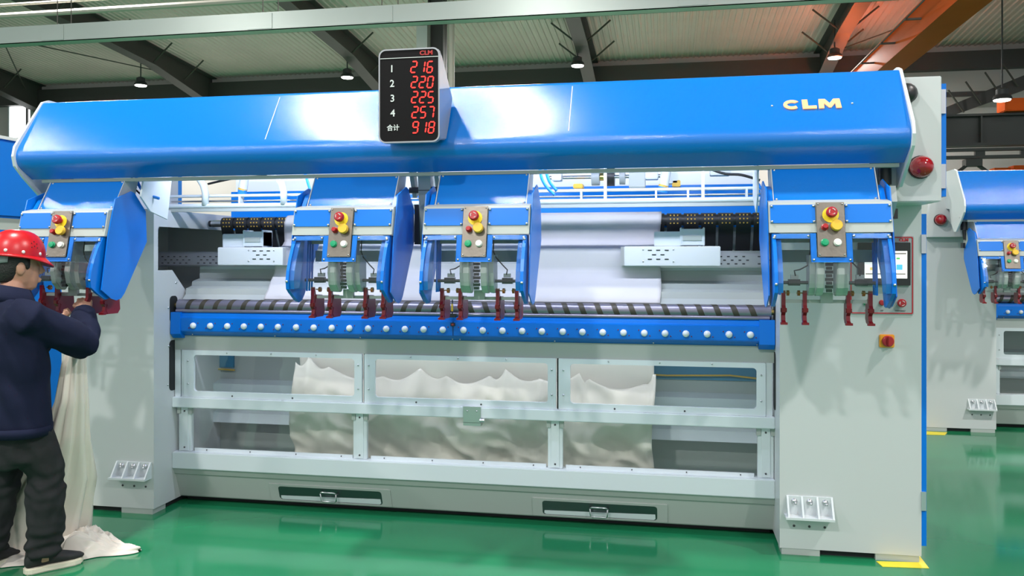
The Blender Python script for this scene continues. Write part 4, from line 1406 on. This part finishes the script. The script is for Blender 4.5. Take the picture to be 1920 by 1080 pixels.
# trunk and limbs under the clothes
body.loft([(W(0, f, z), rgt * a, fwd * b) for f, z, a, b in ((0, .74, .15, .10), (0, .95, .145, .095), (0, 1.15, .16, .10), (-.01, 1.30, .165, .095), (-.015, 1.38, .10, .06))], 20)
for a, b_, c in ((SHR, ELB, HAND), (SHL, LELB, LHAND)):
    body.tube([a, a.lerp(b_, .5), b_, b_.lerp(c, .5), b_.lerp(c, .93)], [.048, .043, .036, .034, .026], 12)
for a, b_, c in ((HIPR, KNR, ANR), (HIPL, KNL, ANL)):
    body.tube([a, a.lerp(b_, .5), b_, b_.lerp(c, .4), c, c - UP * .05], [.075, .066, .050, .050, .036, .034], 12)


def hand(wr, elb, grip, side):
    d = (grip - elb).normalized()
    across = d.cross(UP).normalized() * side
    nrm = across.cross(d).normalized()
    palm0, palm1 = grip - d * .035, grip + d * .045
    body.loft([(palm0, across * .026, nrm * .018), (grip, across * .040, nrm * .017), (palm1, across * .042, nrm * .014)], 14)
    for k in range(4):
        o = across * (-.031 + .0205 * k)
        ln = (.030, .036, .034, .026)[k]
        p0 = palm1 + o - d * .008
        p1 = p0 + d * ln * .8 + nrm * .004
        p2 = p1 + d * ln * .25 - nrm * ln * .75
        p3 = p2 - d * ln * .55 - nrm * ln * .25
        body.tube([p0, p0.lerp(p1, .5), p1, p2, p3], [.0098, .0095, .0092, .0085, .007], 10)
    t0 = grip - d * .015 - across * .030
    body.tube([t0, t0 - across * .022 + d * .022, t0 - across * .016 + d * .052 - nrm * .012, t0 + across * .004 + d * .068 - nrm * .020], [.013, .0115, .0098, .008], 10)


hand(ELB, ELB, HAND, 1)
hand(LELB, LELB, LHAND, -1)
person = remeshed(body, 'person', 'skin', None, .0055, 2)
tag(person, 'worker in red hard hat, navy jacket and black jeans holding cloth at a clamp', 'person')
WLOC[person.name] = WLOC['person']


def folds(s1, a1, s2, a2, seed):
    def f(p):
        return a1 * noise.noise((p.x * s1, p.y * s1, p.z * s1 * .8 + seed)) + a2 * noise.noise((p.x * s2 + p.z * 6, p.y * s2, p.z * s2 * .6 + seed * 2))
    return f


jk = MB()
jk.loft([(W(r, f, z), rgt * a, fwd * b) for r, f, z, a, b in ((.02, 0, .735, .205, .150), (.02, 0, .78, .212, .155), (.015, 0, .88, .205, .152), (.01, 0, 1.0, .200, .145), (.01, -.005, 1.12, .208, .145), (0, -.01, 1.22, .216, .142), (0, -.015, 1.31, .205, .125), (0, -.02, 1.375, .150, .100), (0, -.015, 1.42, .095, .080), (0, -.01, 1.445, .080, .074))], 28)
jk.tube([SHR - rgt * .04 + UP * .01, SHR + rgt * .02, SHR.lerp(ELB, .5) - UP * .0, ELB, ELB.lerp(HAND, .3), ELB.lerp(HAND, .55), ELB.lerp(HAND, .80)], [.088, .092, .086, .082, .074, .064, .054], 18)
jk.tube([SHL + rgt * .04, SHL - rgt * .02, SHL.lerp(LELB, .5), LELB, LELB.lerp(LHAND, .4), LELB.lerp(LHAND, .82)], [.088, .090, .080, .074, .064, .052], 18)
jacket = remeshed(jk, 'jacket', 'jacket_navy', person, .010, 5, folds(5, .016, 13, .013, 3.0))
jacket['label'] = 'navy work jacket'
# folded collar
cl = MB()
n = 40
vs = []
for k in range(n + 1):
    t = math.radians(-150 + 300 * k / n) - math.pi / 2
    for rr, z in ((.078, 1.435), (.072, 1.485), (.080, 1.492), (.100, 1.440), (.112, 1.415)):
        open_ = .012 * math.cos(t - math.pi / 2)
        vs.append(W(rr * math.cos(t) * 1.08, rr * math.sin(t) * .98 - .005, z - .035 * (math.sin(t) + 1) * .5))
cl.raw(vs, [(k * 5 + j, k * 5 + j + 1, (k + 1) * 5 + j + 1, (k + 1) * 5 + j) for k in range(n) for j in range(4)])
fix_thin(cl.build('jacket_collar', 'jacket_navy', jacket, smooth=True), .006) if False else None
WLOC[jacket.name] = WLOC['jacket']
fix_thin(cl.build('jacket_collar', 'jacket_navy', jacket, smooth=True), .006)
MB().loft([(W(.02, 0, .728), rgt * .214, fwd * .160), (W(.02, 0, .775), rgt * .216, fwd * .162)], 36).build('jacket_hem', 'jacket_navy', jacket, smooth=True)

tr_ = MB()
tr_.loft([(W(.01, 0, z), rgt * a, fwd * b) for z, a, b in ((.86, .175, .12), (.78, .185, .135), (.68, .188, .14), (.60, .175, .13), (.57, .15, .11))], 24)
for hip, kn, an in ((HIPR, KNR, ANR), (HIPL, KNL, ANL)):
    d = UP
    tr_.tube([hip, hip.lerp(kn, .45), kn + UP * .06, kn - UP * .04, kn.lerp(an, .5), an + UP * .07, an - UP * .005], [.112, .106, .094, .092, .088, .084, .080], 20)
jf = folds(6, .012, 19, .014, 8.0)


def jean_folds(p):
    k = max(0.0, 1 - abs(p.z - .12) / .16) + .6 * max(0.0, 1 - abs(p.z - .45) / .12)
    return jf(p) + .008 * k * math.sin(p.z * 95 + 5 * noise.noise((p.x * 9, p.y * 9, p.z * 4)))


trousers = remeshed(tr_, 'trousers', 'denim_black', person, .008, 3, jean_folds)
trousers['label'] = 'faded black jeans'


def shoe(heel, toe):
    d = (toe - heel)
    L = d.length
    d.normalize()
    s = Vector((d.y, -d.x, 0))

    def rng(sc, zz, pts):
        return [heel + d * (L * t) + s * (wd * sc) + UP * zz for t, wd in pts]
    out = [(-.02, 0), (.0, .030), (.10, .040), (.35, .038), (.60, .046), (.80, .050), (.93, .036), (1.0, .0), (.93, -.040), (.80, -.052), (.60, -.048), (.35, -.036), (.10, -.038), (.0, -.028)]
    b = MB()
    b.prism(rng(1.05, .0, out), (0, 0, .032))
    sole = b.build('shoe_sole', 'shoe_sole', person, bevel=.006)
    u = MB()
    u.loft([(heel + d * (L * t) + UP * z, s * a, (UP * h)) for t, z, a, h in ((-.0, .06, .012, .02), (.04, .068, .036, .042), (.2, .075, .038, .052), (.38, .068, .037, .046), (.6, .055, .044, .032), (.8, .046, .044, .022), (.95, .040, .030, .014), (1.0, .038, .008, .006))], 18)
    u.tube([heel + d * (L * .16) + UP * .07, heel + d * (L * .18) + UP * .125], [.045, .043], 16)
    sh = u.build('shoe', 'shoe_black', person, smooth=True)
    for t in (.42, .5, .58):
        z = .108 - .09 * (t - .40)
        MB().tube([heel + d * (L * t) + s * .026 + UP * (z - .016), heel + d * (L * t) + UP * z, heel + d * (L * t) - s * .026 + UP * (z - .016)], .004, 6).build('shoe_lace', 'shoe_black', sh)


shoe(Vector((-3.243, -1.015, 0)), Vector((-3.075, -.790, 0)))
shoe(Vector((-3.49, -1.06, 0)), Vector((-3.46, -.785, 0)))

# hair, hard hat
hrr = MB()
hrr.loft([(Hd(0, -.012 + o, z), hr * a, hf * b) for z, a, b, o in ((-.085, .050, .040, -.045), (-.06, .062, .058, -.036), (-.03, .071, .075, -.027), (.0, .077, .088, -.014), (.03, .080, .100, -.004), (.08, .077, .100, 0), (.12, .05, .065, 0))], 24)
for s in (-1, 1):
    hrr.ball(Hd(s * .068, .028, .008), (.012, .016, .030), 8)
hair = remeshed(hrr, 'hair', 'hair', person, .006, 3)
hair['label'] = 'short black hair'
hm = MB()
tilt = Matrix.Rotation(math.radians(-7), 4, hr)
TH = Matrix.Translation(HC + UP * .045) @ tilt
rings = []
for k in range(9):
    a = math.pi / 2 * k / 8
    rings.append((hf * -.005 + UP * (.142 * math.sin(a) + .0), hr * (.108 * math.cos(a) ** .75 + .002), hf * (.134 * math.cos(a) ** .75 + .002)))
hm.loft(rings, 36, TH)
hat = hm.build('hard_hat', 'helmet_red', person, auto=70)
br_ = MB()
vs = []
n = 48
for k in range(n):
    t = 2 * math.pi * k / n
    c_, s_ = math.cos(t), math.sin(t)
    ext = .010 + .036 * max(0, s_) ** 2.2
    dz = -.030 * max(0, s_) ** 2
    for e, zz in ((0, .012), (ext, .002 + dz), (ext, -.006 + dz), (0, -.002)):
        vs.append(hr * (c_ * (.107 + e)) + hf * (s_ * (.133 + e) - .005) + UP * zz)
br_.raw(vs, [(k * 4 + j, k * 4 + (j + 1) % 4, ((k + 1) % n) * 4 + (j + 1) % 4, ((k + 1) % n) * 4 + j) for k in range(n) for j in range(4)], TH)
br_.build('hat_brim', 'helmet_red', hat, smooth=True)
for t in (-75, -35, 0, 40, 180, 215, 250):
    c_, s_ = math.cos(math.radians(t)), math.sin(math.radians(t))
    p = TH @ (hr * (c_ * .106) + hf * (s_ * .131 - .005) + UP * .026)
    dd = (hr * c_ + hf * s_).normalized()
    MB().lathe(p, dd, [(.009, 0), (.008, .004), (.004, .006), (0, .006)], 10).build('hat_stud', 'helmet_stud', hat)
hol = MB()
for t, z in ((15, .075), (22, .085), (29, .075), (15, .055), (22, .062), (29, .055)):
    c_, s_ = math.cos(math.radians(t)), math.sin(math.radians(t))
    q = math.sqrt(max(0, 1 - (z / .142) ** 2)) ** .75
    p = TH @ (hr * (c_ * .109 * q) + hf * (s_ * .135 * q) + UP * z)
    hol.cyl(p - (hr * c_ + hf * s_) * .002, p + (hr * c_ + hf * s_) * .001, .003, 6)
hol.build('vent_holes', 'dark_gap', hat)
st_ = MB()
vs = []
for k in range(13):
    t = math.radians(-150 + 120 * k / 12)
    for zz, rr in ((.0, 1.0), (-.035 - .012 * math.sin(math.pi * k / 12), .97)):
        vs.append(TH @ (hr * (math.cos(t) * .092 * rr) + hf * (math.sin(t) * .112 * rr - .008) + UP * zz))
st_.raw(vs, [(2 * k, 2 * k + 1, 2 * k + 3, 2 * k + 2) for k in range(12)])
fix_thin(st_.build('hat_band', 'strap_grey', hat, smooth=True), .003)
